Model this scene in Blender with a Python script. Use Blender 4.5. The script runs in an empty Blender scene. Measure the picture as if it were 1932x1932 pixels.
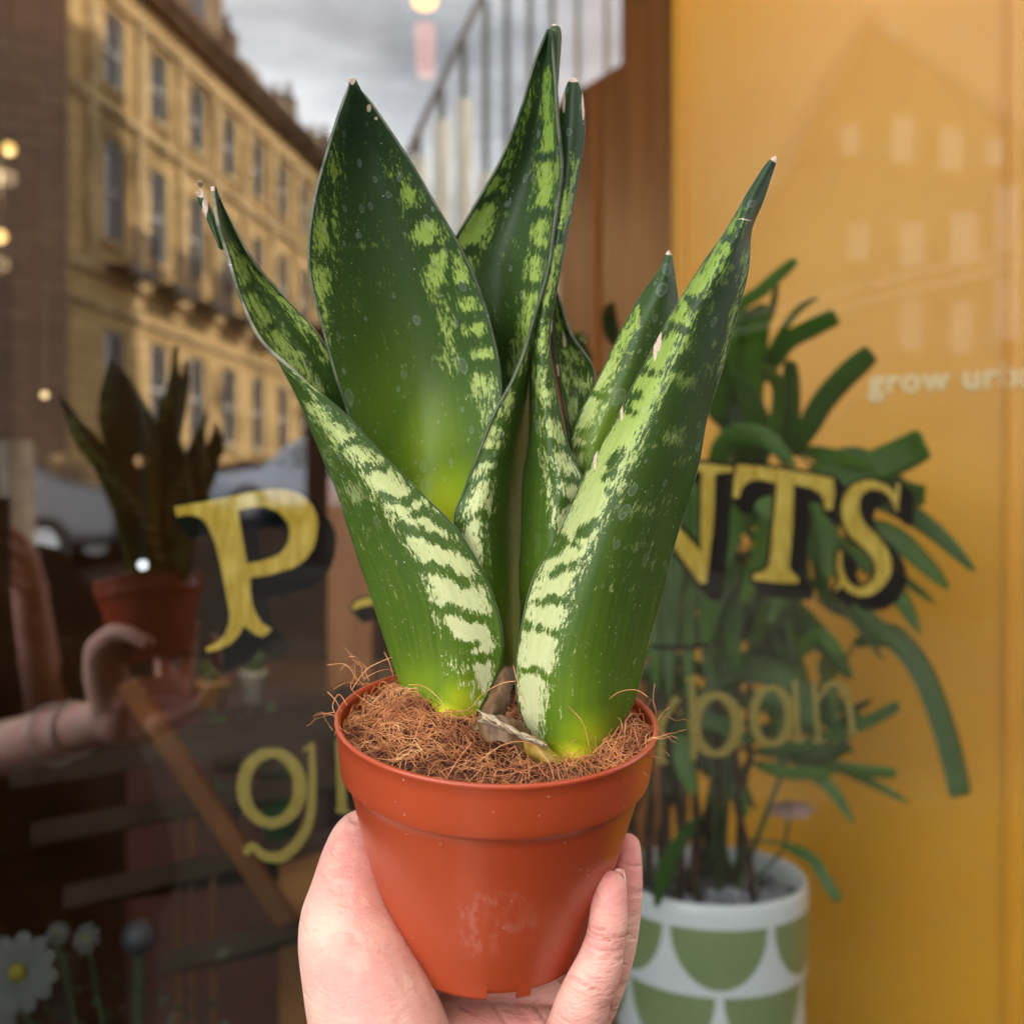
import bpy, bmesh, math, random
import numpy as np
from mathutils import Vector, Matrix, noise
random.seed(7); RNG = np.random.default_rng(7)
SC = bpy.context.scene
COL = SC.collection
R = math.radians
EYE = 1.5                                   # camera height above the pavement
WF = 0.933                                  # picture width at one metre

# ------------------------------------------------------------------ camera
cam = bpy.data.cameras.new('camera'); camo = bpy.data.objects.new('camera', cam); COL.objects.link(camo)
camo.location = (0, 0, EYE); camo.rotation_euler = (R(90), 0, 0)
cam.sensor_width = 36; cam.lens = 36 / WF; cam.clip_start = 0.01; cam.clip_end = 600
cam.dof.use_dof = True; cam.dof.focus_distance = 0.408; cam.dof.aperture_fstop = 8.2
SC.camera = camo

# ------------------------------------------------------------------ world, sun, exposure
SUN = Vector((0.48, 0.75, 0.62)).normalized()          # towards the sun: behind the shop
w = bpy.data.worlds.new('World'); SC.world = w; w.use_nodes = True
nt = w.node_tree; nt.nodes.clear()
def wn(t, **k):
    n = nt.nodes.new(t)
    for a, b in k.items(): setattr(n, a, b)
    return n
sky = wn('ShaderNodeTexSky', sky_type='NISHITA', sun_disc=False)
sky.sun_elevation = math.asin(SUN.z); sky.sun_rotation = math.atan2(SUN.x, SUN.y)
bg = wn('ShaderNodeBackground'); out = wn('ShaderNodeOutputWorld')
tc = wn('ShaderNodeTexCoord'); mp = wn('ShaderNodeMapping'); mp.inputs['Scale'].default_value = (1.2, 1.2, 4.5)
nz = wn('ShaderNodeTexNoise'); nz.inputs['Scale'].default_value = 1.6; nz.inputs['Detail'].default_value = 7
nz.inputs['Roughness'].default_value = .55
rp = wn('ShaderNodeValToRGB'); rp.color_ramp.elements[0].position = .30; rp.color_ramp.elements[1].position = .52
mx = wn('ShaderNodeMix', data_type='RGBA')
mx.inputs['B'].default_value = (14.2, 14.6, 15.3, 1)            # cloud
SKY_SAT = wn('ShaderNodeHueSaturation'); SKY_SAT.inputs['Saturation'].default_value = .45; SKY_SAT.inputs['Value'].default_value = 1.15
L = nt.links.new
L(tc.outputs['Generated'], mp.inputs['Vector']); L(mp.outputs[0], nz.inputs['Vector']); L(nz.outputs['Fac'], rp.inputs[0])
L(sky.outputs[0], SKY_SAT.inputs['Color']); L(rp.outputs[0], mx.inputs['Factor']); L(SKY_SAT.outputs[0], mx.inputs['A'])
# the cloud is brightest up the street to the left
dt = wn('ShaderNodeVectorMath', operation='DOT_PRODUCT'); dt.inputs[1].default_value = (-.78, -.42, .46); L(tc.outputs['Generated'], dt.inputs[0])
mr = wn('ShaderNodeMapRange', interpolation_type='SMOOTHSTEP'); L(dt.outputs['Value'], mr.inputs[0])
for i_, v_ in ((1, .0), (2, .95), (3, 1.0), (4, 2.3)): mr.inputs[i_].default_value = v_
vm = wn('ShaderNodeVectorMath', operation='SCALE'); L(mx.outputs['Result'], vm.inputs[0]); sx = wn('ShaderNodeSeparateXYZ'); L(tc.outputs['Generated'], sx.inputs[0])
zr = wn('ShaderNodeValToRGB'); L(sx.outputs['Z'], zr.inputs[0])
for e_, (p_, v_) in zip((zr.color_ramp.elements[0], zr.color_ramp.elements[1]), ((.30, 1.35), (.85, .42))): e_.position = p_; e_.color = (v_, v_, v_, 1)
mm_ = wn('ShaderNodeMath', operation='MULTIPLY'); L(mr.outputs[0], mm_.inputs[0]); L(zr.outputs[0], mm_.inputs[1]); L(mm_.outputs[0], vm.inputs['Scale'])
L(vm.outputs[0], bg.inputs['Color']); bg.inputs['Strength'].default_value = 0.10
L(bg.outputs[0], out.inputs[0])
sl = bpy.data.lights.new('sun', 'SUN'); sl.energy = 5.0; sl.angle = R(.6); sl.color = (1, .93, .82)
so = bpy.data.objects.new('sun', sl); COL.objects.link(so)
so.rotation_euler = SUN.to_track_quat('Z', 'Y').to_euler()
SC.view_settings.view_transform = 'Standard'; SC.view_settings.look = 'None'
SC.view_settings.exposure = 0.85; SC.view_settings.gamma = 1
cy = SC.cycles; cy.use_denoising = True; cy.max_bounces = 9; cy.diffuse_bounces = 4; cy.glossy_bounces = 4
cy.transparent_max_bounces = 16; cy.sample_clamp_indirect = 6; cy.caustics_reflective = False; cy.caustics_refractive = False

# ------------------------------------------------------------------ geometry helpers
def F(u, v, d):                             # point at depth d in front of the camera
    return Vector(((u - 966) / 1932 * WF * d, d, EYE + (966 - v) / 1932 * WF * d))
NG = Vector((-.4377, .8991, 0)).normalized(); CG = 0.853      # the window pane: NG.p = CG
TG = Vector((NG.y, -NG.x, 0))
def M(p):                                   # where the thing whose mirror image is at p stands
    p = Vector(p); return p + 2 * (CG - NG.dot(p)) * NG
def S(a, b, z):                             # shop axes: along the front, inwards, up
    return NG * (CG + b) + TG * a + Vector((0, 0, z))
def on_glass(u, v, off=0.0):
    dx, dz = (u - 966) / 1932 * WF, (966 - v) / 1932 * WF
    d = (CG + off) / (NG.x * dx + NG.y)
    return Vector((dx * d, d, EYE + dz * d))

def tag(o, label=None, cat=None, group=None, kind=None):
    if label: o['label'] = label
    if cat: o['category'] = cat
    if group: o['group'] = group
    if kind: o['kind'] = kind
    return o
def put(o, parent=None):
    COL.objects.link(o)
    if parent:
        o.parent = parent
        if parent.type == 'EMPTY': o.matrix_parent_inverse = Matrix.Translation(parent.location).inverted()
    return o
def thing(name, label, cat, loc, group=None, kind=None):
    o = bpy.data.objects.new(name, None); COL.objects.link(o); o.location = loc; o.empty_display_size = .05
    return tag(o, label, cat, group, kind)

class MB:
    def __init__(s, xf=None): s.v = []; s.f = []; s.xf = xf or (lambda p: Vector(p))
    def add(s, vs, fs):
        n = len(s.v); s.v += [s.xf(p) for p in vs]; s.f += [[i + n for i in f] for f in fs]; return s
    def box(s, a, b):
        x0, y0, z0 = a; x1, y1, z1 = b
        return s.hexa([(x0,y0,z0),(x1,y0,z0),(x1,y1,z0),(x0,y1,z0),(x0,y0,z1),(x1,y0,z1),(x1,y1,z1),(x0,y1,z1)])
    def hexa(s, p): return s.add(p, [(0,3,2,1),(4,5,6,7),(0,1,5,4),(1,2,6,5),(2,3,7,6),(3,0,4,7)])
    def prism(s, poly, vec):                # closed 3-D polygon swept by vec
        n = len(poly); vec = Vector(vec); q = [Vector(p) for p in poly]
        return s.add(q + [p + vec for p in q], [list(range(n)), list(range(2*n-1, n-1, -1))] + [(i, (i+1) % n, n+(i+1) % n, n+i) for i in range(n)])
    def tube(s, pts, rad, seg=8, cap=True):
        pts = [Vector(p) for p in pts]; n = len(pts); rad = rad if hasattr(rad, '__len__') else [rad]*n
        vs = []; up = None
        for i, p in enumerate(pts):
            t = (pts[min(i+1, n-1)] - pts[max(i-1, 0)]).normalized()
            if up is None: up = Vector((0,0,1)) if abs(t.z) < .9 else Vector((1,0,0))
            a = t.cross(up).normalized(); b = a.cross(t).normalized(); up = b
            vs += [p + (a*math.cos(k*2*math.pi/seg) + b*math.sin(k*2*math.pi/seg))*rad[i] for k in range(seg)]
        fs = [(i*seg+k, i*seg+(k+1) % seg, (i+1)*seg+(k+1) % seg, (i+1)*seg+k) for i in range(n-1) for k in range(seg)]
        if cap: fs += [list(range(seg))[::-1], list(range((n-1)*seg, n*seg))]
        return s.add(vs, fs)
    def lathe(s, prof, c, seg=64, close=False):
        vs = [(c[0]+r*math.cos(2*math.pi*k/seg), c[1]+r*math.sin(2*math.pi*k/seg), c[2]+z) for r, z in prof for k in range(seg)]
        n = len(prof)
        return s.add(vs, [(i*seg+k, i*seg+(k+1) % seg, (i+1)*seg+(k+1) % seg, (i+1)*seg+k) for i in range(n-1) for k in range(seg)])
    def ball(s, c, r, seg=14, sq=(1,1,1)):
        vs = []; fs = []; nr = seg//2+1
        for i in range(nr):
            th = math.pi*i/(nr-1)
            for k in range(seg):
                ph = 2*math.pi*k/seg
                vs.append((c[0]+r*sq[0]*math.sin(th)*math.cos(ph), c[1]+r*sq[1]*math.sin(th)*math.sin(ph), c[2]+r*sq[2]*math.cos(th)))
        for i in range(nr-1):
            for k in range(seg): fs.append((i*seg+k, i*seg+(k+1) % seg, (i+1)*seg+(k+1) % seg, (i+1)*seg+k))
        return s.add(vs, fs)
    def build(s, name, mat, parent=None, smooth=False, bevel=0):
        me = bpy.data.meshes.new(name); me.from_pydata([tuple(p) for p in s.v], [], s.f); me.validate()
        bm = bmesh.new(); bm.from_mesh(me); bmesh.ops.remove_doubles(bm, verts=bm.verts, dist=1e-6)
        bmesh.ops.recalc_face_normals(bm, faces=bm.faces); bm.to_mesh(me); bm.free()
        if smooth: me.polygons.foreach_set('use_smooth', [True]*len(me.polygons))
        me.materials.append(mat)
        o = put(bpy.data.objects.new(name, me), parent)
        if bevel:
            b = o.modifiers.new('bevel', 'BEVEL'); b.width = bevel; b.segments = 2; b.limit_method = 'ANGLE'
        return o

# ------------------------------------------------------------------ material helpers
class NT:
    def __init__(s, name):
        s.m = bpy.data.materials.new(name); s.m.use_nodes = True; s.t = s.m.node_tree
        s.b = s.t.nodes['Principled BSDF']; s.o = s.t.nodes['Material Output']
    def n(s, t, ins=None, **k):
        n = s.t.nodes.new(t)
        for a, b in k.items(): setattr(n, a, b)
        for a, b in (ins or {}).items(): s.set(n.inputs[a], b)
        return n
    def set(s, inp, val):
        if isinstance(val, bpy.types.NodeSocket): s.t.links.new(val, inp)
        elif isinstance(val, bpy.types.Node): s.t.links.new(val.outputs[0], inp)
        else:
            if hasattr(inp.default_value, '__len__') and hasattr(val, '__len__') and len(val) == 3 and len(inp.default_value) == 4: val = (*val, 1)
            inp.default_value = val
    def p(s, **k):
        for a, b in k.items(): s.set(s.b.inputs[a.replace('_', ' ')], b)
        return s
    def math(s, op, a, b=0.0, c=0.0, clamp=False):
        n = s.t.nodes.new('ShaderNodeMath'); n.operation = op; n.use_clamp = clamp
        s.set(n.inputs[0], a); s.set(n.inputs[1], b); s.set(n.inputs[2], c); return n.outputs[0]
    def mix(s, f, a, b, blend='MIX'):
        n = s.t.nodes.new('ShaderNodeMix'); n.data_type = 'RGBA'; n.blend_type = blend; n.clamp_factor = True
        s.set(n.inputs['Factor'], f); s.set(n.inputs['A'], a); s.set(n.inputs['B'], b); return n.outputs['Result']
    def ramp(s, f, stops):
        n = s.t.nodes.new('ShaderNodeValToRGB'); cr = n.color_ramp
        while len(cr.elements) < len(stops): cr.elements.new(.5)
        for e, (q, c) in zip(cr.elements, stops):
            e.position = q; e.color = (*c, 1) if hasattr(c, '__len__') else (c, c, c, 1)
        s.set(n.inputs[0], f); return n.outputs[0]
    def smooth(s, x, a, b):
        n = s.t.nodes.new('ShaderNodeMapRange'); n.interpolation_type = 'SMOOTHSTEP'
        s.set(n.inputs[0], x); n.inputs[1].default_value = a; n.inputs[2].default_value = b; return n.outputs[0]
    def coord(s, which='Object', scale=(1,1,1), rot=(0,0,0)):
        t = s.n('ShaderNodeTexCoord'); m = s.n('ShaderNodeMapping'); s.set(m.inputs['Vector'], t.outputs[which])
        m.inputs['Scale'].default_value = scale; m.inputs['Rotation'].default_value = rot; return m.outputs[0]
    def noise(s, scale, detail=4, vec=None, rough=.55):
        n = s.n('ShaderNodeTexNoise'); n.inputs['Scale'].default_value = scale; n.inputs['Detail'].default_value = detail
        n.inputs['Roughness'].default_value = rough
        s.set(n.inputs['Vector'], vec if vec is not None else s.coord()); return n.outputs['Fac']
    def bump(s, h, strength=.3, dist=.001):
        n = s.n('ShaderNodeBump'); s.set(n.inputs['Height'], h); n.inputs['Strength'].default_value = strength
        n.inputs['Distance'].default_value = dist; s.set(s.b.inputs['Normal'], n.outputs[0]); return s
def plain(name, col, rough=.6, var=.25, scale=6, metal=0, spec=.5, vec=None, bump=0):
    q = NT(name); n = q.noise(scale, 5, vec)
    c = q.mix(q.smooth(n, .3, .7), tuple(x*(1-var) for x in col), tuple(min(1, x*(1+var)) for x in col))
    q.p(Base_Color=c, Roughness=rough, Metallic=metal); q.b.inputs['Specular IOR Level'].default_value = spec
    if bump: q.bump(n, bump, .01)
    return q.m
def matte(m):
    m.node_tree.nodes['Principled BSDF'].inputs['Specular IOR Level'].default_value = 0; return m
def emit(name, col, st):
    q = NT(name); q.p(Base_Color=(0,0,0)); q.set(q.b.inputs['Emission Color'], col); q.b.inputs['Emission Strength'].default_value = st; return q.m
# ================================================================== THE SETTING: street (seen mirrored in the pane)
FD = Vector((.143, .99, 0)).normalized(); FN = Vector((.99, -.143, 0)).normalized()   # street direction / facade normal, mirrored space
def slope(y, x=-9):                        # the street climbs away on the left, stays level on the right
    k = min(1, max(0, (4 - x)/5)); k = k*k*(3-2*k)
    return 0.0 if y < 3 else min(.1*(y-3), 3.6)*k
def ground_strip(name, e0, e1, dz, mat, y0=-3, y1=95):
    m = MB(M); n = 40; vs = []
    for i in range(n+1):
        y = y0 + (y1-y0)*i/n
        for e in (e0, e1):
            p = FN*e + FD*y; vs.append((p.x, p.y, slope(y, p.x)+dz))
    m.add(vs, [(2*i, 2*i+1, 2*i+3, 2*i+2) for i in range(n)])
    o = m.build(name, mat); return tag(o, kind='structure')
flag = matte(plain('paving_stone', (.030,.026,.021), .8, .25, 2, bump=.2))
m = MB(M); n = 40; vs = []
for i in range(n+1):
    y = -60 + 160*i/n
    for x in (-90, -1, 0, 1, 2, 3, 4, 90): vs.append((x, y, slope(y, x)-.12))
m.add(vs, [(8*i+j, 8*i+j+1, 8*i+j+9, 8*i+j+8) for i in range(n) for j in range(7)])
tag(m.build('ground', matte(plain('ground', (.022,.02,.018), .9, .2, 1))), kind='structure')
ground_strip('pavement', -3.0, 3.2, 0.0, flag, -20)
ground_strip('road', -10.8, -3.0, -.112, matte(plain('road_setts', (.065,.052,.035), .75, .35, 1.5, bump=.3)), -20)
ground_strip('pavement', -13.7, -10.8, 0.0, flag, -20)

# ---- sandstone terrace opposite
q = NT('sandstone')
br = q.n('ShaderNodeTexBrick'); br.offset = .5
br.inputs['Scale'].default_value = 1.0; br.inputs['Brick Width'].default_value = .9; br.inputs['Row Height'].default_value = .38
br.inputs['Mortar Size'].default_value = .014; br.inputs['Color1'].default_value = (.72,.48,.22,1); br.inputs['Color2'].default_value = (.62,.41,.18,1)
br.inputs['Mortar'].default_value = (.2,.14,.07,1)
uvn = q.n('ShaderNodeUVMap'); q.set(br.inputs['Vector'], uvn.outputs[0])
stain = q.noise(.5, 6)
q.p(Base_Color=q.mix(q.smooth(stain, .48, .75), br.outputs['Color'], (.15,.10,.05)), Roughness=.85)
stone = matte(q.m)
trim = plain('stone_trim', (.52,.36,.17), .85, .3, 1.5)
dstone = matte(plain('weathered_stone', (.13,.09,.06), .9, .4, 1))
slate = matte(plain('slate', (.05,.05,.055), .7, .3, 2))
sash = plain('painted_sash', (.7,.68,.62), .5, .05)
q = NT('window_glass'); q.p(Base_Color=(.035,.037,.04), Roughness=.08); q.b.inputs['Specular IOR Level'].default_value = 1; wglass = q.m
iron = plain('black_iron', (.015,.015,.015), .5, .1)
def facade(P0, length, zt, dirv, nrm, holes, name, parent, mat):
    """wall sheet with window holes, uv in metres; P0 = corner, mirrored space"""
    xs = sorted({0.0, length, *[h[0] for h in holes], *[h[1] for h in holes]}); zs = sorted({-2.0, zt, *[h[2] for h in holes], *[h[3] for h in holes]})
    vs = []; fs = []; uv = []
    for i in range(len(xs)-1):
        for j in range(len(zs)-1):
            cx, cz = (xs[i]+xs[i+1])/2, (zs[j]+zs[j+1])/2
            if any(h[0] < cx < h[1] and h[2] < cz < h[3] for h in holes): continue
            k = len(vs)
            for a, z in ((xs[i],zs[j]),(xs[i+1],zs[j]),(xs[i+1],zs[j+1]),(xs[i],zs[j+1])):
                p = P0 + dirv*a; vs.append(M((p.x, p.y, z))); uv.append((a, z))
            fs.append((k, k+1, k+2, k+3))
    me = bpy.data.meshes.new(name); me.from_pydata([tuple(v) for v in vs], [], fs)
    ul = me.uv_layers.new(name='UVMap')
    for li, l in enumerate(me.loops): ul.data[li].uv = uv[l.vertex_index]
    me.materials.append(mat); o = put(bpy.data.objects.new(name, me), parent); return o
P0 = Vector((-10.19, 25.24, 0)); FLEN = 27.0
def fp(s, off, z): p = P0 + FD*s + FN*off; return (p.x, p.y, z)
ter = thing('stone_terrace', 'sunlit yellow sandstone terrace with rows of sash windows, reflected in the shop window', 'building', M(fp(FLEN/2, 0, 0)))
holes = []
for c in range(11):
    s = 1.65 + 2.4*c
    holes += [(s, s+.95, 12.0, 13.9), (s, s+.95, 8.2, 10.7), (s, s+.95, 3.6, 6.0)]
facade(P0, FLEN, 15.2, FD, FN, holes, 'wall', ter, stone)
m = MB(M)
def fbox(m, s0, s1, o0, o1, z0, z1): m.hexa([fp(s0,o0,z0), fp(s1,o0,z0), fp(s1,o1,z0), fp(s0,o1,z0), fp(s0,o0,z1), fp(s1,o0,z1), fp(s1,o1,z1), fp(s0,o1,z1)])
b = MB(M); fbox(b, 0, FLEN, -7, -.32, -2, 15.0); b.build('back_block', dstone, ter)
cn = MB(M); fbox(cn, -.1, FLEN, -.3, .38, 14.9, 15.15); fbox(cn, -.1, FLEN, -.3, .55, 15.15, 15.5); cn.build('cornice', dstone, ter)
sc_ = MB(M); fbox(sc_, 0, FLEN, .003, .16, 11.3, 11.5); fbox(sc_, 0, FLEN, .003, .14, 14.1, 14.25); fbox(sc_, 0, FLEN, .003, .2, 7.2, 7.5); fbox(sc_, 0, FLEN, .003, .12, 6.4, 6.55)
sc_.build('string_course', trim, ter)
pl = MB(M)
for c in range(12): fbox(pl, .72+2.4*c, 1.08+2.4*c, .003, .13, 7.5, 14.1)
pl.build('pilaster', trim, ter)
bal = MB(M)
for c in range(11):
    s = 1.3 + 2.4*c
    fbox(bal, s, s+1.65, .2, .85, 7.35, 7.5)
    for k in range(12): fbox(bal, s+.05+k*.14, s+.08+k*.14, .8, .83, 7.5, 8.35)
    fbox(bal, s, s+1.65, .79, .84, 8.35, 8.4)
bal.build('balcony', iron, ter)
for c in range(11):
    for (z0, z1) in ((12.0,13.9),(8.2,10.7),(3.6,6.0)):
        s = 1.65 + 2.4*c
        fr = MB(M)
        for a in (s, s+.87): fbox(fr, a, a+.08, -.16, -.08, z0, z1)
        for z in (z0, (z0+z1)/2-.04, z1-.08): fbox(fr, s+.08, s+.87, -.15, -.09, z, z+.08)
        f = fr.build('window', sash, ter)
        g = MB(M); fbox(g, s+.02, s+.93, -.22, -.18, z0, z1); g.build('pane', wglass, f)
        rv = MB(M); fbox(rv, s-.12, s+1.07, .003, .12, z0-.16, z0-.003); rv.build('sill', trim, f)
# attic block at the near end, dormers, chimneys
at = MB(M); fbox(at, 3.2, 9.6, -6, -.35, 15.5, 19.2); at.build('attic', plain('attic_stone', (.26,.17,.09), .9, .3, .8), ter)
at = MB(M); fbox(at, 3.0, 9.8, -6.2, -.15, 19.2, 19.6); at.build('attic_cornice', dstone, ter)
for s in (4.4, 7.2):
    a = MB(M); fbox(a, s, s+1.0, -.34, -.3, 16.4, 18.4); a.build('attic_window', wglass, ter)
rf = MB(M); rf.prism([fp(0,-.9,15.5), fp(0,-3.6,17.4), fp(0,-7,15.5)], FD*3.19); rf.prism([fp(9.61,-.9,15.5), fp(9.61,-3.6,17.6), fp(9.61,-7,15.5)], FD*(FLEN-9.61)); rf.build('roof', slate, ter)
for s in (12.5, 16, 19.5, 23):
    a = MB(M); fbox(a, s, s+1.5, -2.6, -.8, 15.5, 17.1); d = a.build('dormer', plain('dormer_stone', (.4,.33,.22), .8, .2), ter)
    a = MB(M); fbox(a, s+.35, s+1.15, -.795, -.77, 15.75, 16.9); a.build('pane', wglass, d)
for s in (14.5, 21, 26):
    a = MB(M); fbox(a, s, s+.9, -4.4, -2.2, 16, 19.2)
    for k in range(4): a.lathe([(.14,0),(.11,.6),(0.0,.6)], fp(s+.45, -4.1+.55*k, 19.2), 8)
    a.build('chimney', dstone, ter)
doorm = plain('dark_door', (.03,.025,.02), .4, .1)
for s in (2.8, 10.0, 17.2): dr = MB(M); fbox(dr, s, s+1.0, .003, .06, .5, 3.2); dr.build('door', doorm, ter)

# ---- dark building at far left of the reflection
q = NT('dark_brick')
br = q.n('ShaderNodeTexBrick'); br.inputs['Scale'].default_value = 1; br.inputs['Brick Width'].default_value = .8; br.inputs['Row Height'].default_value = .3
br.inputs['Mortar Size'].default_value = .02; br.inputs['Color1'].default_value = (.13,.085,.06,1); br.inputs['Color2'].default_value = (.105,.07,.05,1); br.inputs['Mortar'].default_value = (.07,.045,.035,1)
q.set(br.inputs['Vector'], q.n('ShaderNodeUVMap').outputs[0]); q.p(Base_Color=br.outputs[0], Roughness=.9); dbrick = matte(q.m)
db = thing('dark_tenement', 'dark brown coursed stone gable wall at the left end of the yellow terrace, reflected', 'building', M((-10.2, 20, 0)))
A0 = Vector((-13.2, 18.5, 0)); A1 = Vector((-8.6, 21.3, 0)); dd = (A1-A0); ln = dd.length; dd.normalize()
facade(A0, ln, 17, dd, None, [], 'wall', db, dbrick)
m = MB(M); nb = Vector((-dd.y, dd.x, 0)); q0 = A0 + nb*.02; q1 = A1 + nb*.02
m.prism([q0+Vector((0,0,-2)), q1+Vector((0,0,-2)), q1+nb*2.6+Vector((0,0,-2)), q0+nb*2.6+Vector((0,0,-2))], (0,0,18.98)); m.build('rear_block', dstone, db)
m = MB(M); m.prism([q0-nb*.25-dd*.2+Vector((0,0,17)), q1-nb*.25+dd*.2+Vector((0,0,17)), q1+nb*2.6+dd*.2+Vector((0,0,17)), q0+nb*2.6-dd*.2+Vector((0,0,17))], (0,0,.4)); m.build('parapet', dstone, db)

# ---- dark block right of the open sky, its lower roof sloping
def vp(u, v, d): return F(u, v, d)
def RDu(u): return 12.5 + (u-560)/590*8
def vprism(pts, d, depth, name, mat, parent):
    m = MB(M); m.prism([vp(u, v, d) for u, v in pts], (0, depth, 0)); return m.build(name, mat, parent)
dk = thing('dark_office_block', 'tall dark brown block beside the railing, right of the open sky in the reflection', 'building', M(vp(1170, 1300, 22)))
dkm = matte(plain('dark_render', (.022,.013,.009), .9, .3, .4))
vprism([(1000,1330),(1000,228),(1050,200),(1090,170),(1205,100),(1205,-900),(1290,-900),(1290,1330)], 22, 3.5, 'wall', dkm, dk)
vprism([(1198,-900),(1297,-900),(1297,-930),(1198,-930)], 21.9, 3.7, 'parapet', slate, dk)

# ---- gabled building at the right of the reflection
gb = thing('gabled_house', 'tall gabled house with pale tall windows, reflected over the yellow board', 'building', M(vp(1650, 1330, 17)))
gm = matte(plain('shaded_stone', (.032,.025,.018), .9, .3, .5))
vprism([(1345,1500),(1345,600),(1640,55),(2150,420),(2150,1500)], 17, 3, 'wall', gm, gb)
m = MB(M)
for (p, r_) in (((1325,625),(1640,40)), ((1640,40),(2170,425))):
    a = vp(p[0], p[1], 16.95); b2 = vp(r_[0], r_[1], 16.95)
    up = Vector((0, 0, .18)); m.prism([a, b2, b2+up, a+up], (0, 3.1, 0))
m.build('roof', slate, gb)
hb = thing('sky_dimming_block', 'added plain grey block dimming the sky behind the gabled house in the reflection', 'building', M(vp(1750, 1330, 23)))  # added block, dims the sky reflected over the yellow board
vprism([(1291,1330),(1291,-900),(2500,-900),(2500,1330)], 23, 3, 'wall', matte(plain('grey_harl', (.13,.10,.07), .9, .15, .4)), hb)
vprism([(1291,-901),(1291,-940),(2500,-940),(2500,-901)], 22.8, 3.4, 'parapet', slate, hb)
whitew = plain('white_blind', (.13,.12,.10), .6, .08, 2)
for (u0, v0, u1, v1) in ((1685,220,1725,305),(1775,240,1815,320),(1862,260,1895,310),(1880,350,1925,640),(1795,400,1845,505),(1795,570,1835,665),(1590,235,1620,290),(1600,420,1640,490),(1700,420,1745,500),(1700,560,1740,660)):
    m = MB(M); a = vp(u0, v0, 16.93); b2 = vp(u1, v1, 16.9); m.box((a.x, a.y, b2.z), (b2.x, 16.99, a.z)); wv = m.build('window', whitew, gb)
    m = MB(M); m.box((a.x-.06, 16.9, b2.z-.1), (b2.x+.06, 16.99, b2.z-.002)); m.build('sill', gm, wv)
m = MB(M)
for (p, r_) in (((1345,615),(1932,470)), ((1345,640),(1932,500))):
    a = vp(p[0], p[1], 16.8); b2 = vp(r_[0], r_[1], 16.8); m.prism([a, b2, b2+Vector((0,0,.07)), a+Vector((0,0,.07))], (0, .19, 0))
m.build('string_course', plain('course_stone', (.14,.12,.09)), gb)

# ---- railing whose bars stand against the sky
rl = thing('stair_railing', 'sloping handrail on tall upright bars, coloured pale as sunlit below and dark green as shaded above, against the sky', 'railing', M(vp(960, 1330, 15)))
RD = 15.0
rp_ = [(560,744),(780,270),(905,0),(1010,-230)]
m = MB(M); m.tube([vp(u, v, RDu(u)) for u, v in rp_], .05); m.build('handrail', plain('rail_bronze', (.06,.045,.035), .5), rl)
bar_shade = plain('bar_shade_green', (.10,.105,.075), .5, .2); bar_sun = plain('bar_sun_cream', (.85,.78,.62), .5, .12, 4)  # sunlit lower and shaded upper parts of the bars, put into colour
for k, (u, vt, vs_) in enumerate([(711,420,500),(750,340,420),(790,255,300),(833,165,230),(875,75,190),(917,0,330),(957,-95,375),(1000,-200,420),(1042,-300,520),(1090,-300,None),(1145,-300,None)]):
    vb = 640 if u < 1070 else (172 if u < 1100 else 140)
    RD = RDu(u); top = vp(u, vt, RD); 
    if vs_ is None: m = MB(M); m.tube([top, vp(u, vb, RD)], .045); m.build('baluster', bar_shade, rl); continue
    jn = vp(u, vs_, RD); m = MB(M); m.tube([top, jn], .05); m.build('baluster', bar_shade, rl)
    m = MB(M); m.tube([jn, vp(u, vb, RD)], .125, 12); m.build('lower_baluster', bar_sun, rl)
m = MB(M); a = vp(560, 640, 12.5); b2 = vp(1090, 640, RDu(1090)); m.tube([a, b2], .16, 8); m.build('string_beam', dkm, rl)
m = MB(M)
for u in (600, 830, 1060): RD = RDu(u); a = vp(u, 640, RD); m = MB(M); m.box((a.x-.12, RD-.12, -.3), (a.x+.12, RD+.12, a.z-.163)); m.build('support_post', dkm, rl)

# ---- parked cars, street post
def car(x0, y, length, label, paint, facing=1):
    z0 = slope(y) - .10
    t = thing('parked_car', label, 'car', M((x0+length/2, y, z0)), 'cars parked across the street')
    def X(s): return x0 + (s if facing > 0 else 1-s)*length
    side = [(0,.35),(.02,.62),(.08,.80),(.24,.90),(.36,1.33),(.45,1.44),(.68,1.42),(.86,1.02),(.97,.92),(1,.6),(.99,.33),(.86,.27),(.14,.27)]
    m = MB(M); m.prism([(X(s), y, z0+h) for s, h in side], (0, 1.7, 0)); m.build('body', paint, t, bevel=.05)
    for poly in ([(.28,.93),(.375,1.29),(.52,1.34),(.52,.93)], [(.545,.93),(.545,1.34),(.665,1.33),(.80,1.0),(.80,.93)]):
        m = MB(M); m.prism([(X(s), y-.02, z0+h) for s, h in poly], (0, .03, 0)); m.build('side_window', wglass, t)
    for s in (.19, .80):
        for yy in (y-.03, y+1.53):
            m = MB(M); m.tube([(X(s), yy, z0+.31), (X(s), yy+.2, z0+.31)], .31, 24); wl = m.build('wheel', plain('tyre', (.02,.02,.02), .8), t)
            m = MB(M); m.tube([(X(s), yy-.01, z0+.31), (X(s), yy+.01, z0+.31)], .18, 16); m.build('rim', plain('alloy', (.4,.4,.4), .3, metal=1), wl)
    m = MB(M); m.ball((X(.985), y+.12, z0+.78), .1, sq=(.5,1,.8)); m.build('tail_light', emit('tail_lamp', (1,.12,.12), 14), t, True)
    m = MB(M); m.ball((X(.03), y+.15, z0+.66), .1, sq=(.5,1,.8)); m.build('headlight', sash, t, True)
    m = MB(M); m.box((X(.33), y-.16, z0+.93), (X(.33)+.12, y-.001, z0+1.07)); m.build('wing_mirror', paint, t)
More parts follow.
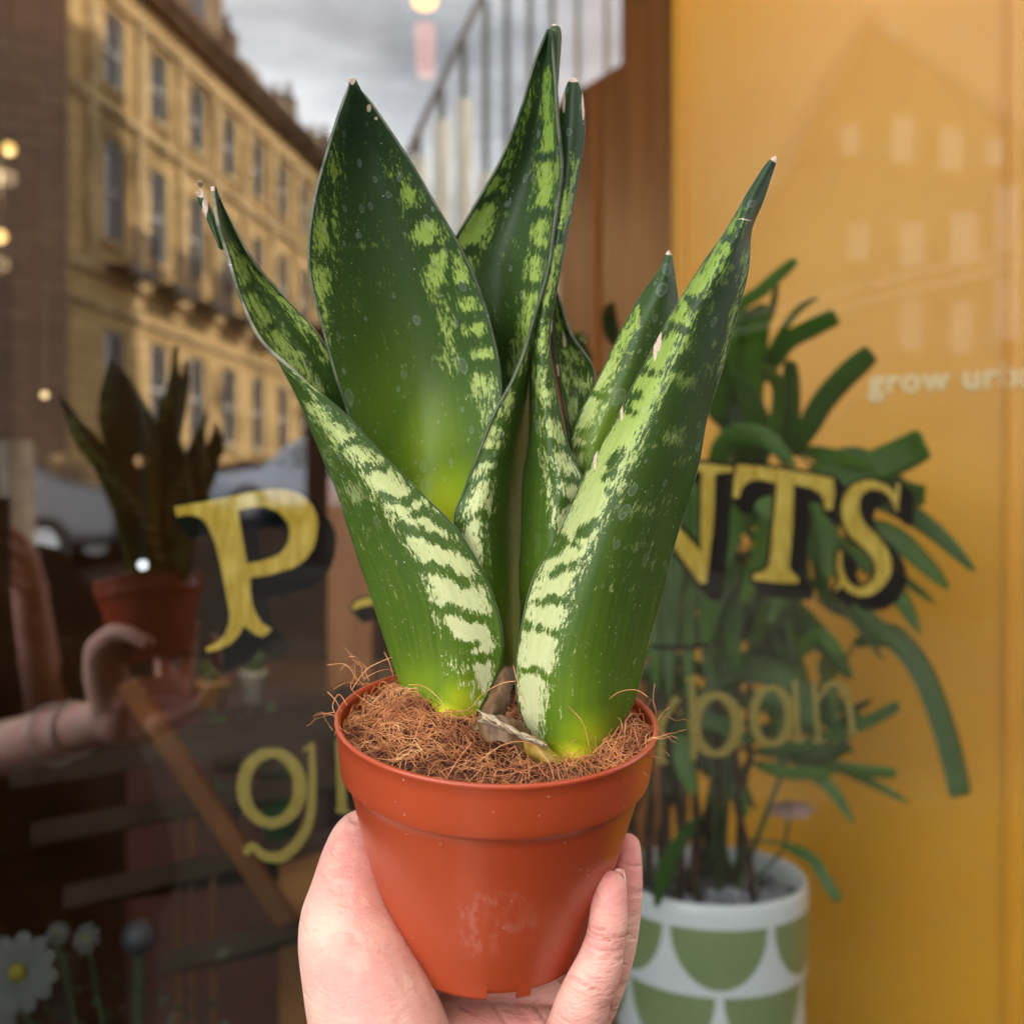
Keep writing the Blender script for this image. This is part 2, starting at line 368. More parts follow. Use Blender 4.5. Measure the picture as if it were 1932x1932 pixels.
q = NT('dark_car_paint'); q.p(Base_Color=(.02,.02,.025), Roughness=.25, Coat_Weight=1.0); dcar = q.m
q = NT('silver_car_paint'); q.p(Base_Color=(.30,.33,.38), Roughness=.3, Metallic=.5, Coat_Weight=.6); scar = q.m
car(-8.6, 12.3, 4.2, 'black car parked nearest the left edge of the window, its red tail lamp lit', dcar)
car(-4.9, 17.0, 4.3, 'silver-grey car parked behind the capital P, between plant and terrace', scar)
pt = thing('street_bollard', 'tan stone post beside the black car, far left of the reflection', 'post', M(F(32, 1330, 8)))
a = F(32, 825, 8); m = MB(M); m.lathe([(0,0),(.13,0),(.12,a.z-.42),(.12,a.z-.38),(0,a.z-.38)], (a.x, a.y, .35), 16); m.build('shaft', plain('tan_stone', (.20,.15,.10)), pt)
m = MB(M); m.lathe([(0,0),(.2,0),(.2,.3),(.14,.36)], (a.x, a.y, .3), 16); m.build('plinth', dstone, pt)

# ================================================================== THE SHOP (shades the pavement)
shell = plain('shopfront_paint', (.025,.02,.016), .5, .2)
sh = thing('shop_building', 'shop building whose glazed front holds the gilded window', 'building', S(0, 1, 0))
m = MB(lambda p: S(*p))
for a, b in (((-6,-.05,-.2),(-1.25,.2,13)), ((1.75,-.05,-.2),(9,.2,13)), ((-1.25,-.05,2.9),(1.75,.2,13)), ((-1.25,-.05,-.2),(1.75,.2,.45))): m.box(a, b)
m.build('front_wall', shell, sh)
m = MB(lambda p: S(*p)); m.box((-6,.2,3.3), (9,9,13)); m.build('upper_storeys', shell, sh)
dark = matte(plain('interior_brown', (.09,.045,.025), .7, .4, 2))
m = MB(lambda p: S(*p)); m.box((-4,4.4,0), (5,4.6,3.3)); m.box((-4.2,.2,0), (-4,4.6,3.3)); m.box((5,.2,0), (5.2,4.6,3.3)); m.build('inner_wall', dark, sh)
m = MB(lambda p: S(*p)); m.box((-4,.2,3.1), (5,4.4,3.3)); m.build('ceiling', dark, sh)
m = MB(lambda p: S(*p)); m.box((-4,.2,-.1), (5,4.4,.03)); m.build('floor', plain('dark_boards', (.06,.03,.015), .5, .3), sh)

q = NT('pane_glass'); q.t.nodes.remove(q.b)
fr = q.n('ShaderNodeFresnel'); bf = q.n('ShaderNodeNewGeometry'); q.set(fr.inputs[0], q.math('SUBTRACT', 1.5, q.math('MULTIPLY', bf.outputs['Backfacing'], 1.5-1/1.5)))
fac = q.math('ADD', q.math('MULTIPLY', fr.outputs[0], .6), .128, clamp=True)
gl = q.n('ShaderNodeBsdfGlossy'); gl.inputs['Roughness'].default_value = 0.0; gl.inputs['Color'].default_value = (1,.99,.98,1)
tr = q.n('ShaderNodeBsdfTransparent'); tr.inputs['Color'].default_value = (.97,.98,.97,1)
sm = q.n('ShaderNodeMixShader'); q.set(sm.inputs[0], fac); q.t.links.new(tr.outputs[0], sm.inputs[1]); q.t.links.new(gl.outputs[0], sm.inputs[2]); q.t.links.new(sm.outputs[0], q.o.inputs[0])
glass = q.m
win = thing('shop_window', 'large clear shop window lettered in gold leaf with black shading', 'shop window', S(.2, 0, .5))
m = MB(lambda p: S(*p)); m.box((-1.2,0,.5), (1.7,.006,2.85)); m.build('glass_pane', glass, win)
m = MB(lambda p: S(*p))
for a, b in (((-1.25,-.05,.45),(-1.2,.06,2.9)), ((1.7,-.05,.45),(1.75,.06,2.9)), ((-1.2,-.05,.45),(1.7,.06,.5)), ((-1.2,-.05,2.85),(1.7,.06,2.9))): m.box(a, b)
m.build('window_frame', shell, win)

# ---- lettering on the inner face of the pane
def sd_poly(X, Y, poly):
    P = np.array(poly, float); n = len(P); ins = np.zeros(X.shape, bool); dmin = np.full(X.shape, 1e9)
    for i in range(n):
        x1, y1 = P[i]; x2, y2 = P[(i+1) % n]
        c = ((y1 > Y) != (y2 > Y))
        with np.errstate(divide='ignore', invalid='ignore'): xi = (x2-x1)*(Y-y1)/(y2-y1+1e-12)+x1
        ins ^= c & (X < xi)
        dx, dy = x2-x1, y2-y1; t = np.clip(((X-x1)*dx+(Y-y1)*dy)/(dx*dx+dy*dy+1e-9), 0, 1)
        dmin = np.minimum(dmin, np.hypot(X-x1-t*dx, Y-y1-t*dy))
    return np.where(ins, dmin, -dmin)
def sd_stroke(X, Y, pts):
    best = np.full(X.shape, -1e9)
    for (x1, y1, w1), (x2, y2, w2) in zip(pts[:-1], pts[1:]):
        dx, dy = x2-x1, y2-y1; t = np.clip(((X-x1)*dx+(Y-y1)*dy)/(dx*dx+dy*dy+1e-9), 0, 1)
        best = np.maximum(best, (w1+(w2-w1)*t) - np.hypot(X-x1-t*dx, Y-y1-t*dy))
    return best
def smooth_pts(pts, n=8):
    pts = [np.array(p, float) for p in pts]; o = []
    for i in range(len(pts)-1):
        p0 = pts[max(i-1, 0)]; p1 = pts[i]; p2 = pts[i+1]; p3 = pts[min(i+2, len(pts)-1)]
        for k in range(n):
            t = k/n; o.append(.5*((2*p1)+(-p0+p2)*t+(2*p0-5*p1+4*p2-p3)*t*t+(-p0+3*p1-3*p2+p3)*t**3))
    o.append(pts[-1]); return [tuple(x) for x in o]
def ring(cx, cy, rx, ry, w, w2=None, n=40, rot=0):
    w2 = w2 or w; o = []
    for k in range(n+1):
        a = 2*math.pi*k/n; x, y = rx*math.cos(a), ry*math.sin(a)
        o.append((cx+x*math.cos(rot)-y*math.sin(rot), cy+x*math.sin(rot)+y*math.cos(rot), w2+(w-w2)*abs(math.cos(a))))
    return o
def field_mesh(X, Y, Fd, name, mat, off, thick=0.0003, parent=None):
    ny, nx = Fd.shape; vid = {}; vs = []; fs = []
    def vert(key, x, y):
        if key not in vid: vid[key] = len(vs); vs.append(on_glass(x, y, off))
        return vid[key]
    for j in range(ny-1):
        for i in range(nx-1):
            c = [(i,j),(i+1,j),(i+1,j+1),(i,j+1)]; val = [Fd[b,a] for a,b in c]
            if max(val) <= 0: continue
            poly = []
            for k in range(4):
                (a,b), (a2,b2) = c[k], c[(k+1)%4]; v0, v1 = val[k], val[(k+1)%4]
                if v0 > 0: poly.append(vert((a,b), X[b,a], Y[b,a]))
                if (v0 > 0) != (v1 > 0):
                    t = v0/(v0-v1); key = ('e', min((a,b),(a2,b2)), max((a,b),(a2,b2)))
                    poly.append(vert(key, X[b,a]+(X[b2,a2]-X[b,a])*t, Y[b,a]+(Y[b2,a2]-Y[b,a])*t))
            if len(poly) > 2: fs.append(poly)
    me = bpy.data.meshes.new(name); me.from_pydata([tuple(v) for v in vs], [], fs); me.materials.append(mat)
    return put(bpy.data.objects.new(name, me), parent)
q = NT('gold_leaf'); nv = q.coord('Object', (1,1,1)); n1 = q.noise(160, 5, q.coord('Object', (1,1,.25))); n2 = q.noise(25, 3)
q.p(Base_Color=q.mix(q.smooth(n1, .35, .7), (.70,.46,.05), (1.0,.74,.15)), Metallic=.30, Roughness=.38); q.bump(n1, .4, .0006); gold = q.m
q = NT('dull_gold'); n1 = q.noise(160, 5); q.p(Base_Color=q.mix(n1, (.40,.30,.06), (.68,.54,.14)), Metallic=.6, Roughness=.5); dgold = q.m
q = NT('black_signwriting'); q.p(Base_Color=(.004,.005,.007), Roughness=.6); blk = matte(q.m)
def letter(label, polys, strokes, holes=(), sweep=(24,24), dil=6, tf=lambda x, y: (x, y), sc=1.0, mat=None, cell=1.5):
    P = [[tf(*p) for p in poly] for poly in polys]; H = [[tf(*p) for p in poly] for poly in holes]
    St = [[(*tf(x, y), w_*sc) for x, y, w_ in smooth_pts(s)] for s in strokes]
    allp = [p for poly in P for p in poly] + [(x, y) for s in St for x, y, _ in s]
    mg = 14; x0 = min(p[0] for p in allp)-mg; x1 = max(p[0] for p in allp)+mg+(sweep[0] if sweep else 0); y0 = min(p[1] for p in allp)-mg; y1 = max(p[1] for p in allp)+mg+(sweep[1] if sweep else 0)
    X, Y = np.meshgrid(np.arange(x0, x1, cell), np.arange(y0, y1, cell))
    def fld(X, Y):
        f = np.full(X.shape, -1e9)
        for p in P: f = np.maximum(f, sd_poly(X, Y, p))
        for h in H: f = np.minimum(f, -sd_poly(X, Y, h))
        for s in St: f = np.maximum(f, sd_stroke(X, Y, s))
        return f
    g = fld(X, Y); o = field_mesh(X, Y, g, 'gilt_letter', mat or gold, .0064, parent=win); tag(o, label)
    if sweep:
        k = 9; s = np.full(X.shape, -1e9)
        for i in range(k+1): s = np.maximum(s, fld(X - sweep[0]*i/k, Y - sweep[1]*i/k) + dil)
        field_mesh(X, Y, s, 'letter_shading', blk, .0068, parent=o)
c4 = lambda x, y: (x*.3343, 622+y*.3343)
letter('gold capital P with black shading', [[(985,1000),(1180,965),(1400,920),(1500,902),(1560,898),(1625,904),(1680,920),(1730,952),(1765,995),(1790,1050),(1795,1100),(1785,1180),(1765,1240),(1730,1290),(1690,1325),(1640,1350),(1520,1385),(1415,1400),(1415,1480),(1425,1540),(1445,1600),(1480,1655),(1538,1692),(1487,1735),(1440,1720),(1400,1690),(1378,1670),(1345,1730),(1300,1775),(1240,1805),(1172,1822),(1160,1797),(1225,1765),(1270,1720),(1295,1660),(1300,1610),(1280,1500),(1250,1350),(1220,1220),(1180,1120),(1160,1085),(1130,1060),(1095,1048),(1060,1045),(1000,1058)]],
       [], [[(1345,1020),(1440,1000),(1490,1000),(1530,1010),(1570,1028),(1600,1055),(1628,1095),(1637,1140),(1630,1190),(1605,1240),(1570,1272),(1480,1305),(1395,1320),(1370,1180)]], (28,32), 7, c4)
c6 = lambda x, y: (1196.2+x*.3811, 717.7+y*.3811)
letter('gold capital T with black shading', [[(510,415),(700,435),(880,465),(985,485),(992,560),(980,640),(945,640),(938,590),(920,558),(880,535),(790,515),(788,620),(785,700),(775,820),(765,925),(785,955),(815,978),(812,1005),(700,1002),(588,987),(590,962),(640,945),(668,915),(680,820),(690,700),(700,600),(705,510),(620,490),(570,498),(535,530),(515,582),(488,580),(495,500)]], [], [], (22,24), 6.5, c6)
letter('gold capital S with black shading', [], [[(1300,640,8),(1290,600,12),(1262,550,16),(1210,522,20),(1150,520,26),(1090,560,36),(1070,640,44),(1100,730,46),(1180,810,44),(1230,890,42),(1225,970,36),(1170,1035,26),(1100,1045,20),(1045,1005,18),(1018,930,14),(1018,850,10)], [(1305,520,10),(1298,640,8)], [(1000,1040,6),(1030,990,14)]], [], (22,22), 6.5, c6, .3811)
letter('gold capital N with black shading', [[(230,395),(490,430),(485,452),(400,462),(392,700),(358,1005),(325,1003),(120,720),(-190,420),(-80,380),(330,850),(330,700),(335,455),(230,420)]], [[(-160,400,22),(-170,700,22),(-200,960,22)], [(-260,975,10),(-130,965,10)]], [], (24,26), 6.5, c6, .3811)
letter('gold capital L with black shading', [], [[(668,1146,5),(700,1134,8),(840,1118,8),(850,1080,4)], [(705,880,12),(730,1130,12)], [(670,890,5),(740,876,5)]], [], (20,20), 4)
letter('gold capital A with black shading', [], [[(905,1105,5),(990,868,7),(1040,1100,12)], [(940,1020,5),(1015,1012,5)], [(885,1108,4),(930,1104,4)], [(1010,1100,4),(1062,1098,4)]], [], (18,20), 4)
letter('thin black rule under the capitals', [], [[(1232,1221,4),(1290,1222,4.5),(1336,1217,3)]], [], None, 0, mat=blk)
c7 = lambda x, y: (x*.3563, 1244+y*.3563)
letter('gold small g', [], [ring(1440,680,150,185,36,26), [(1652,455,16),(1656,600,20),(1652,760,24),(1630,880,26),(1570,980,28),(1490,1045,30),(1400,1040,26),(1340,990,20),(1310,1015,22)], [(1610,480,8),(1640,462,10)], [(1610,740,8),(1540,850,10),(1430,895,8)]], [], None, 0, c7, .3563, dgold)
letter('gold small r left of the pot', [], [[(1800,440,24),(1806,600,24),(1812,790,26)], [(1785,800,10),(1850,810,10)], [(1840,520,12),(1900,470,14),(1930,480,16)]], [], None, 0, c7, .3563, dgold)
letter('gold small o hidden by the pot', [], [ring(735,1500,26,44,8,5)], [], None, 0, mat=dgold)
letter('gold small w hidden by the pot', [], [[(800,1460,5),(825,1530,7),(850,1470,4),(875,1530,7),(900,1455,4)]], [], None, 0, mat=dgold)
letter('gold small u hidden by the pot', [], [[(1110,1400,5),(1112,1450,6),(1135,1480,6),(1165,1450,4),(1168,1390,5)]], [], None, 0, mat=dgold)
c8 = lambda x, y: (1148.3+x*.3563, 1244+y*.3563)
letter('gold small r right of the pot', [], [[(275,300,20),(278,540,18)], [(250,545,8),(310,545,8)], [(285,360,10),(320,270,14),(355,215,22)]], [], None, 0, c8, .3563, dgold)
letter('gold small b', [], [[(440,100,15),(445,300,16),(450,520,16)], [(415,110,8),(440,100,8)], ring(568,345,112,155,32,18)], [], None, 0, c8, .3563, dgold)
letter('gold small a', [], [ring(862,300,95,150,26,14), [(985,120,14),(995,300,15),(1003,430,14)], [(985,430,8),(1030,432,8)]], [], None, 0, c8, .3563, dgold)
letter('gold small n', [], [[(1085,120,14),(1098,300,15),(1112,430,14)], [(1105,220,9),(1150,150,14),(1200,125,16),(1250,170,18),(1275,270,18),(1290,385,16)], [(1085,435,8),(1140,432,8)], [(1265,390,8),(1320,385,8)]], [], None, 0, c8, .3563, dgold)

# ---- yellow display board behind the palm, timber partition, beam
q = NT('yellow_paint'); n1 = q.noise(3, 6); n2 = q.noise(30, 5)
q.p(Base_Color=q.mix(q.math('MULTIPLY', q.smooth(n2, .55, .75), .22), q.mix(q.smooth(n1,.3,.7), (.78,.34,.010), (.86,.405,.015)), (.75,.5,.16)), Roughness=.38); q.bump(n2, .12, .001); yel = q.m
q = NT('varnished_timber'); n1 = q.noise(8, 6, q.coord('Object', (3,3,.25)))
q.p(Base_Color=q.mix(q.smooth(n1,.3,.7), (.38,.13,.03), (.52,.20,.05)), Roughness=.4); tim = q.m
W0 = Vector((.265, 1.82, 0)); W1 = Vector((.80, 1.53, 0)); wd = (W1-W0).normalized(); wn_ = Vector((wd.y, -wd.x, 0))   # towards the viewer
def Wp(a, b, z): p = W0 + wd*a + wn_*b; return (p.x, p.y, z)
yb = thing('display_board', 'bright yellow painted display board behind the palm', 'board', Wp(.3, 0, 0))
m = MB(lambda p: Wp(*p)); m.box((0,-.04,.03), (.95,0,3.09)); m.build('panel', yel, yb)
m = MB(lambda p: Wp(*p)); m.box((.006,.002,.03), (.028,.008,3.08)); m.build('edge_batten', yel, yb, bevel=.003)
def wall_a(u):                                 # board coordinate seen at picture column u
    k = (u-966)/1932*WF; return (W0.x - k*W0.y) / (k*wd.y - wd.x)
m = MB(lambda p: Wp(*p)); m.box((wall_a(1893),.002,.03), (wall_a(1903),.010,3.08)); m.build('seam_batten', yel, yb, bevel=.002)
tb = thing('timber_partition', 'brown varnished timber partition left of the yellow board', 'partition', F(1150, 1500, 2.1))
Q0 = Vector((.09, 2.30, 0)); qd = (W0 + wn_*-.05 - Q0); ql = qd.length; qd.normalize(); qn = Vector((qd.y, -qd.x, 0))
def Qp(a, b, z): p = Q0 + qd*a + qn*b; return (p.x, p.y, z)
m = MB(lambda p: Qp(*p)); m.box((0,-.04,.03), (ql,0,3.09)); m.build('panel', tim, tb)
m = MB(lambda p: Qp(*p)); m.box((ql*.35,.002,.03), (ql*.35+.02,.012,3.08)); m.box((0,.013,.9), (ql,.02,.93)); m.build('batten', tim, tb)
# pale lettering on the board
fc = bpy.data.curves.new('board_lettering', 'FONT'); fc.body = 'grow urban'; fc.size = .051; fc.extrude = .0004; fc.space_character = 1.08; fc.offset = .0011
fo = put(bpy.data.objects.new('board_lettering', fc), None); fc.materials.append(plain('pale_paint', (.95,.78,.42), .5, .05))
a0 = wall_a(1640); p0 = W0 + wd*a0; z0 = EYE + (966-742)/1932*WF*p0.y
fo.matrix_world = Matrix(((wd.x, 0, wn_.x, p0.x+wn_.x*.003), (wd.y, 0, wn_.y, p0.y+wn_.y*.003), (0, 1, 0, z0), (0,0,0,1)))
dgx = bpy.context.evaluated_depsgraph_get(); dgx.update(); fme = bpy.data.meshes.new_from_object(fo.evaluated_get(dgx)); mwf = fo.matrix_world.copy(); bpy.data.objects.remove(fo)
fme.transform(mwf); fo = put(bpy.data.objects.new('board_lettering', fme), None); fo['label'] = 'pale rounded lettering reading grow urban'
fo.parent = yb; fo.matrix_parent_inverse = Matrix.Translation(yb.location).inverted()
# ================================================================== INTERIOR THINGS BEHIND THE PANE
# shelves (stepped plant stand), orange brace, panels
shelfm = matte(plain('grey_shelf', (.060,.042,.03), .6, .25, 5))
orange = plain('orange_timber', (.15,.05,.009), .5, .3, 5)
st = thing('shelf_unit', 'stepped grey-brown shelving in the dark shop behind the glass', 'shelving', F(340, 1900, 1.7))
for (a, b) in (((20,1445),(660,1310)), ((60,1552),(660,1462)), ((120,1672),(640,1612)), ((300,1800),(640,1745))):
    p, r_ = F(a[0], a[1], 1.35), F(b[0], b[1], 1.95); d = (r_-p).normalized(); back = Vector((.35,.3,0))
    m = MB(); m.prism([p, r_, r_+Vector((0,0,-.028)), p+Vector((0,0,-.028))], back); m.build('shelf', shelfm, st)
m = MB()
for (u, d) in ((652,1.96),): p = F(u, 1300, d); m.box((p.x-.02, p.y+.02, .03), (p.x+.02, p.y+.06, p.z))
m.build('upright', shelfm, st)
br_ = thing('leaning_brace', 'orange timber plank leaning diagonally across the shelves', 'plank', F(500, 1700, 1.42))
def plank(a, b, da, db, wpx, name, mat, par, th=.02):
    p, r_ = F(a[0], a[1], da), F(b[0], b[1], db); ax = (r_-p).normalized(); side = ax.cross(Vector((0,1,0))).normalized()*wpx/2071*da
    m = MB(); m.prism([p-side, p+side, r_+side, r_-side], (0, th, 0)); return m.build(name, mat, par, bevel=.002)
plank((236,1290), (540,1745), 1.30, 1.36, 19, 'board', orange, br_)
br2 = thing('orange_upright_board', 'orange-brown upright board below the small g', 'board', F(585, 1932, 1.5))
plank((588,1590), (588,2600), 1.6, 1.6, 62, 'board', plain('brown_orange_board', (.28,.11,.02), .5, .3, 4), br2)
br3 = thing('timber_post', 'varnished timber post between the capital P and the plant', 'post', F(655, 1350, 2.2))
plank((660,900), (660,1700), 2.2, 2.2, 42, 'post_shaft', tim, br3, .06)
for k, (u, v0) in enumerate(((337,1500),(362,1520),(402,1600))):
    t = thing('hanging_rod', ['thin rod at the left of three before the shelves','thin middle rod before the shelves','thin rod nearest the brace before the shelves'][k], 'rod', F(u, 2000, 1.5), 'rods before the shelves')
    m = MB(); m.tube([F(u, v0, 1.5), F(u+6, 2500, 1.5)], .0045); m.build('rod_shaft', orange, t)
rb = thing('red_cabinet', 'dark red-brown cabinet standing behind the shelves', 'cabinet', F(380, 1700, 2.3))
redm = plain('red_brown_lacquer', (.10,.022,.01), .4, .3, 3)
m = MB(); a = F(240, 1330, 2.2); b2 = F(700, 2500, 2.2); m.box((a.x, 2.2, .04), (b2.x, 2.6, a.z)); m.build('carcass', redm, rb)
m = MB(); m.box((a.x-.02, 2.17, a.z), (b2.x+.02, 2.62, a.z+.03)); m.build('top', redm, rb)
# small pots and packets on the shelves
def small_pot(u, v, d, rpx, hpx, label, colr, group='small pots on the shelves'):
    p = F(u, v, d); k = WF/1932*d; r, h = rpx*k, hpx*k
    t = thing('small_pot', label, 'pot', p, group)
    m = MB(); m.lathe([(0,0),(r*.75,0),(r,h*.85),(r*1.08,h*.86),(r*1.08,h),(r*.9,h),(r*.85,h*.8),(0,h*.8)], p, 20); m.build('pot_body', plain('glaze_'+label.split()[0], colr, .4, .2, 20), t, True)
    m = MB()
    for i in range(9):
        a = 2*math.pi*i/9; e = p + Vector((math.cos(a)*r*1.2, math.sin(a)*r*1.2, h+r*(1+.6*random.random())))
        q1 = p + Vector((math.cos(a)*r*.2, math.sin(a)*r*.2, h*.8)); sd = Vector((-math.sin(a), math.cos(a), 0))*r*.28
        mid = (q1+e)/2 + Vector((0,0,r*.25)); m.add([q1, mid-sd, e, mid+sd], [(0,1,2,3)])
    m.build('sprig', plain('sprig_green', (.06,.12,.02), .5, .4, 30), t)
small_pot(530, 1590, 1.78, 38, 95, 'green pot behind the small g', (.02,.22,.05))
small_pot(430, 1455, 1.80, 34, 60, 'maroon pot on the upper shelf', (.10,.02,.02))
small_pot(500, 1440, 1.83, 36, 55, 'olive pot on the upper shelf', (.22,.20,.03))
small_pot(420, 1560, 1.78, 34, 40, 'grey dish on the middle shelf left of the small g', (.35,.36,.38))
small_pot(400, 1335, 1.9, 30, 50, 'amber pot on the top shelf', (.5,.25,.06))
small_pot(480, 1325, 1.95, 26, 60, 'cream pot on the top shelf by the post', (.5,.42,.3))

# white daisies at the lower left
pet = matte(plain('white_petal', (.085,.085,.075), .6, .08, 40)); yc = matte(plain('yellow_centre', (.16,.13,.02), .8, .3, 200))
stemg = plain('flower_stem', (.03,.06,.015), .6, .3, 30)
def daisy(u, v, d, rpx, n, label, tilt):
    c = F(u, v, d); r = rpx*WF/1932*d
    t = thing('white_flower', label, 'flower', c, 'white flowers low in the shop window')
    nrm = Vector((tilt[0], -1, tilt[1])).normalized(); ax = nrm.cross(Vector((0,0,1))).normalized(); ay = ax.cross(nrm)
    for k in range(n):
        a = 2*math.pi*(k+.2*random.random())/n; dr = ax*math.cos(a)+ay*math.sin(a); sd = ax*-math.sin(a)+ay*math.cos(a); w_ = r*.23
        m = MB(); pts = []
        for s, ww, dz in ((.12,.35,.0),(.4,.8,.10),(.7,1,.12),(.92,.75,.06),(1.0,.2,.0)):
            for e in (-1, 0, 1): pts.append(c + dr*r*s + sd*e*w_*ww + nrm*(dz*r - abs(e)*.05*r*-1))
        m.add(pts, [(i*3+j, i*3+j+1, i*3+j+4, i*3+j+3) for i in range(4) for j in range(2)])
        m.build('petal', pet, t, True)
    m = MB(); m.ball(c+nrm*r*.08, r*.25, 12, (1,.6,1)); m.build('flower_centre', yc, t, True)
    m = MB(); m.tube([c, c+Vector((.01,.02,-.1)), c+Vector((.02,.05,-.5))], .002, 6); m.build('stem', stemg, t)
daisy(36, 1836, 1.02, 74, 12, 'largest white daisy with a yellow centre at the lower left corner', (.1,.35))
daisy(-30, 1930, 1.04, 60, 10, 'white daisy cut by the left edge below the largest one', (.2,.5))
daisy(165, 1772, 1.12, 30, 8, 'small faded white flower right of the largest daisy', (-.3,.6))
daisy(110, 1762, 1.14, 22, 8, 'smallest white flower just above the daisy', (.3,.7))
gb_ = thing('pale_globe', 'pale grey round vase behind the daisies', 'vase', F(262, 1790, 1.2))
m = MB(); m.ball(F(262, 1768, 1.22), .019, 20); m.build('globe_body', plain('grey_glaze', (.04,.04,.045), .5, .1), gb_, True)
m = MB(); m.tube([F(262, 1790, 1.22), F(262, 2300, 1.22)], .006); m.build('globe_stem', stemg, gb_)
m = MB()
for i in range(420):
    u = random.uniform(-60, 430); v = 1800 + random.random()**.6*400 - 40*math.sin(u/60); p = F(u, v, random.uniform(1.12, 1.32))
    d1 = Vector((random.gauss(0,1), random.gauss(0,1), random.gauss(.4,.8))).normalized()*random.uniform(.010,.022); sd = d1.cross(Vector((random.random(),1,random.random()))).normalized()*.004
    m.add([p, p+d1*.5+sd, p+d1, p+d1*.5-sd], [(0,1,2,3)])
tag(m.build('flower_foliage', plain('dark_foliage', (.025,.035,.012), .6, .4, 30)), 'dark fine foliage around the white daisies', 'foliage', kind='stuff')

# lamps inside the shop
def lamp(u, v, d, r, col, st, label, power=0, tubelen=0):
    p = F(u, v, d); t = thing('pendant_lamp', label, 'lamp', p, 'lamps glowing inside the shop')
    m = MB(); m.ball(p, r, 14); m.build('bulb', emit('bulb_glow', col, st), t, True)
    m = MB(); m.tube([p+Vector((0,0,r*.9)), p+Vector((0,0,r*2.2))], r*.45); m.build('lamp_holder', iron, t)
    m = MB(); m.tube([p+Vector((0,0,r*2.2)), Vector((p.x, p.y, 3.1))], .003, 6); m.build('cord', iron, t)
    if power:
        l = bpy.data.lights.new('bulb_light', 'POINT'); l.energy = power; l.color = (1,.72,.4); l.shadow_soft_size = r*1.2
        lo = bpy.data.objects.new('bulb_light', l); put(lo, t); lo.location = p - Vector((0,0,r+.06))
lamp(18, 281, 3.2, .020, (1,.62,.16), 1.1, 'upper warm lamp glowing at the left edge', 5)
lamp(2, 446, 3.2, .020, (1,.60,.18), 1.1, 'warm lamp at the left edge below the upper one', 3)
lamp(85, 745, 2.6, .008, (1,.72,.35), 1.5, 'tiny warm lamp above the street post')
lamp(265, 870, 3.0, .014, (1,.55,.25), .4, 'dim peach lamp above the capital P')
lamp(270, 1066, 2.0, .008, (.9,.95,1), 1.6, 'tiny white lamp left of the capital P', 0)
lamp(760, 560, 3.4, .02, (1,.7,.4), 2.0, 'added unseen lamp behind the broad leaf, for interior light', 9)  # added lamp, kept out of sight, brightens the interior
lamp(1400, -950, 1.32, .03, (1,.8,.5), 3, 'added unseen lamp above the palm, lighting the yellow board', 3.4)  # added lamp, out of view, brightens the yellow board
ne = thing('orange_neon', 'orange glowing pendant lamp with a pale pink tube below it at the top', 'lamp', F(800, 5, 2.4))
p = F(802, 2, 2.4); m = MB(); m.ball(p, .026, 16, (1.1,.8,.75)); m.build('glowing_head', emit('neon_orange', (1,.36,.02), 2.0), ne, True)
m = MB(); m.tube([F(802, 50, 2.42), F(804, 142, 2.42)], [.024,.020], 14); m.build('pink_tube', emit('neon_pink', (1,.30,.16), .30), ne, True)
m = MB(); m.tube([p+Vector((0,0,.02)), Vector((p.x, p.y, 3.1))], .004, 6); m.build('cord', iron, ne)

# ================================================================== PALM IN THE SCALLOPED POT
q = NT('scallop_glaze'); uvm = q.n('ShaderNodeUVMap'); sp = q.n('ShaderNodeSeparateXYZ'); q.set(sp.inputs[0], uvm.outputs[0])
U, V_ = sp.outputs[0], sp.outputs[1]
row = q.math('FLOOR', V_); fv = q.math('FRACT', V_)
xx = q.math('SUBTRACT', q.math('FRACT', q.math('ADD', U, q.math('MULTIPLY', row, .5))), .5)
rr = q.math('SQRT', q.math('ADD', q.math('POWER', q.math('ABSOLUTE', q.math('DIVIDE', xx, .465)), 2.0), q.math('POWER', q.math('DIVIDE', fv, .90), 2.0)))
ms = q.math('MULTIPLY', q.smooth(rr, 1.0, .985), q.math('GREATER_THAN', V_, 0.0))
n1 = q.noise(25, 5)
q.p(Base_Color=q.mix(ms, (.74,.77,.76), q.mix(n1, (.20,.265,.105), (.26,.33,.15))), Roughness=.28); q.bump(ms, .3, .0008); scal = q.m
PC = F(1339, 1645, 1.36); pr = 181*WF/1932*1.36
pt = thing('scalloped_planter', 'white planter with rows of sage green scallops, in front of the yellow board', 'planter', (PC.x, PC.y, .03))
prof = [(pr*.93,-.34),(pr*.97,-.15),(pr,-.05),(pr*.995,-.012),(pr*.985,-.003),(pr*.965,0),(pr*.945,-.004),(pr*.935,-.02),(pr*.93,-.10)]
seg = 96; me = bpy.data.meshes.new('planter_body'); vs = []; uv = []
for r, z in prof:
    for k in range(seg+1):
        a = 2*math.pi*k/seg - math.pi/2; vs.append((PC.x+r*math.cos(a), PC.y+r*math.sin(a), PC.z+z))
        uv.append((k/seg*6 + .5 + .08, (-z-.028)/.0775 if (z < -.003 and r >= pr*.93-1e-6 and vs.__len__() <= 4*(seg+1)) else -.5))
fs = [(i*(seg+1)+k, i*(seg+1)+k+1, (i+1)*(seg+1)+k+1, (i+1)*(seg+1)+k) for i in range(len(prof)-1) for k in range(seg)]
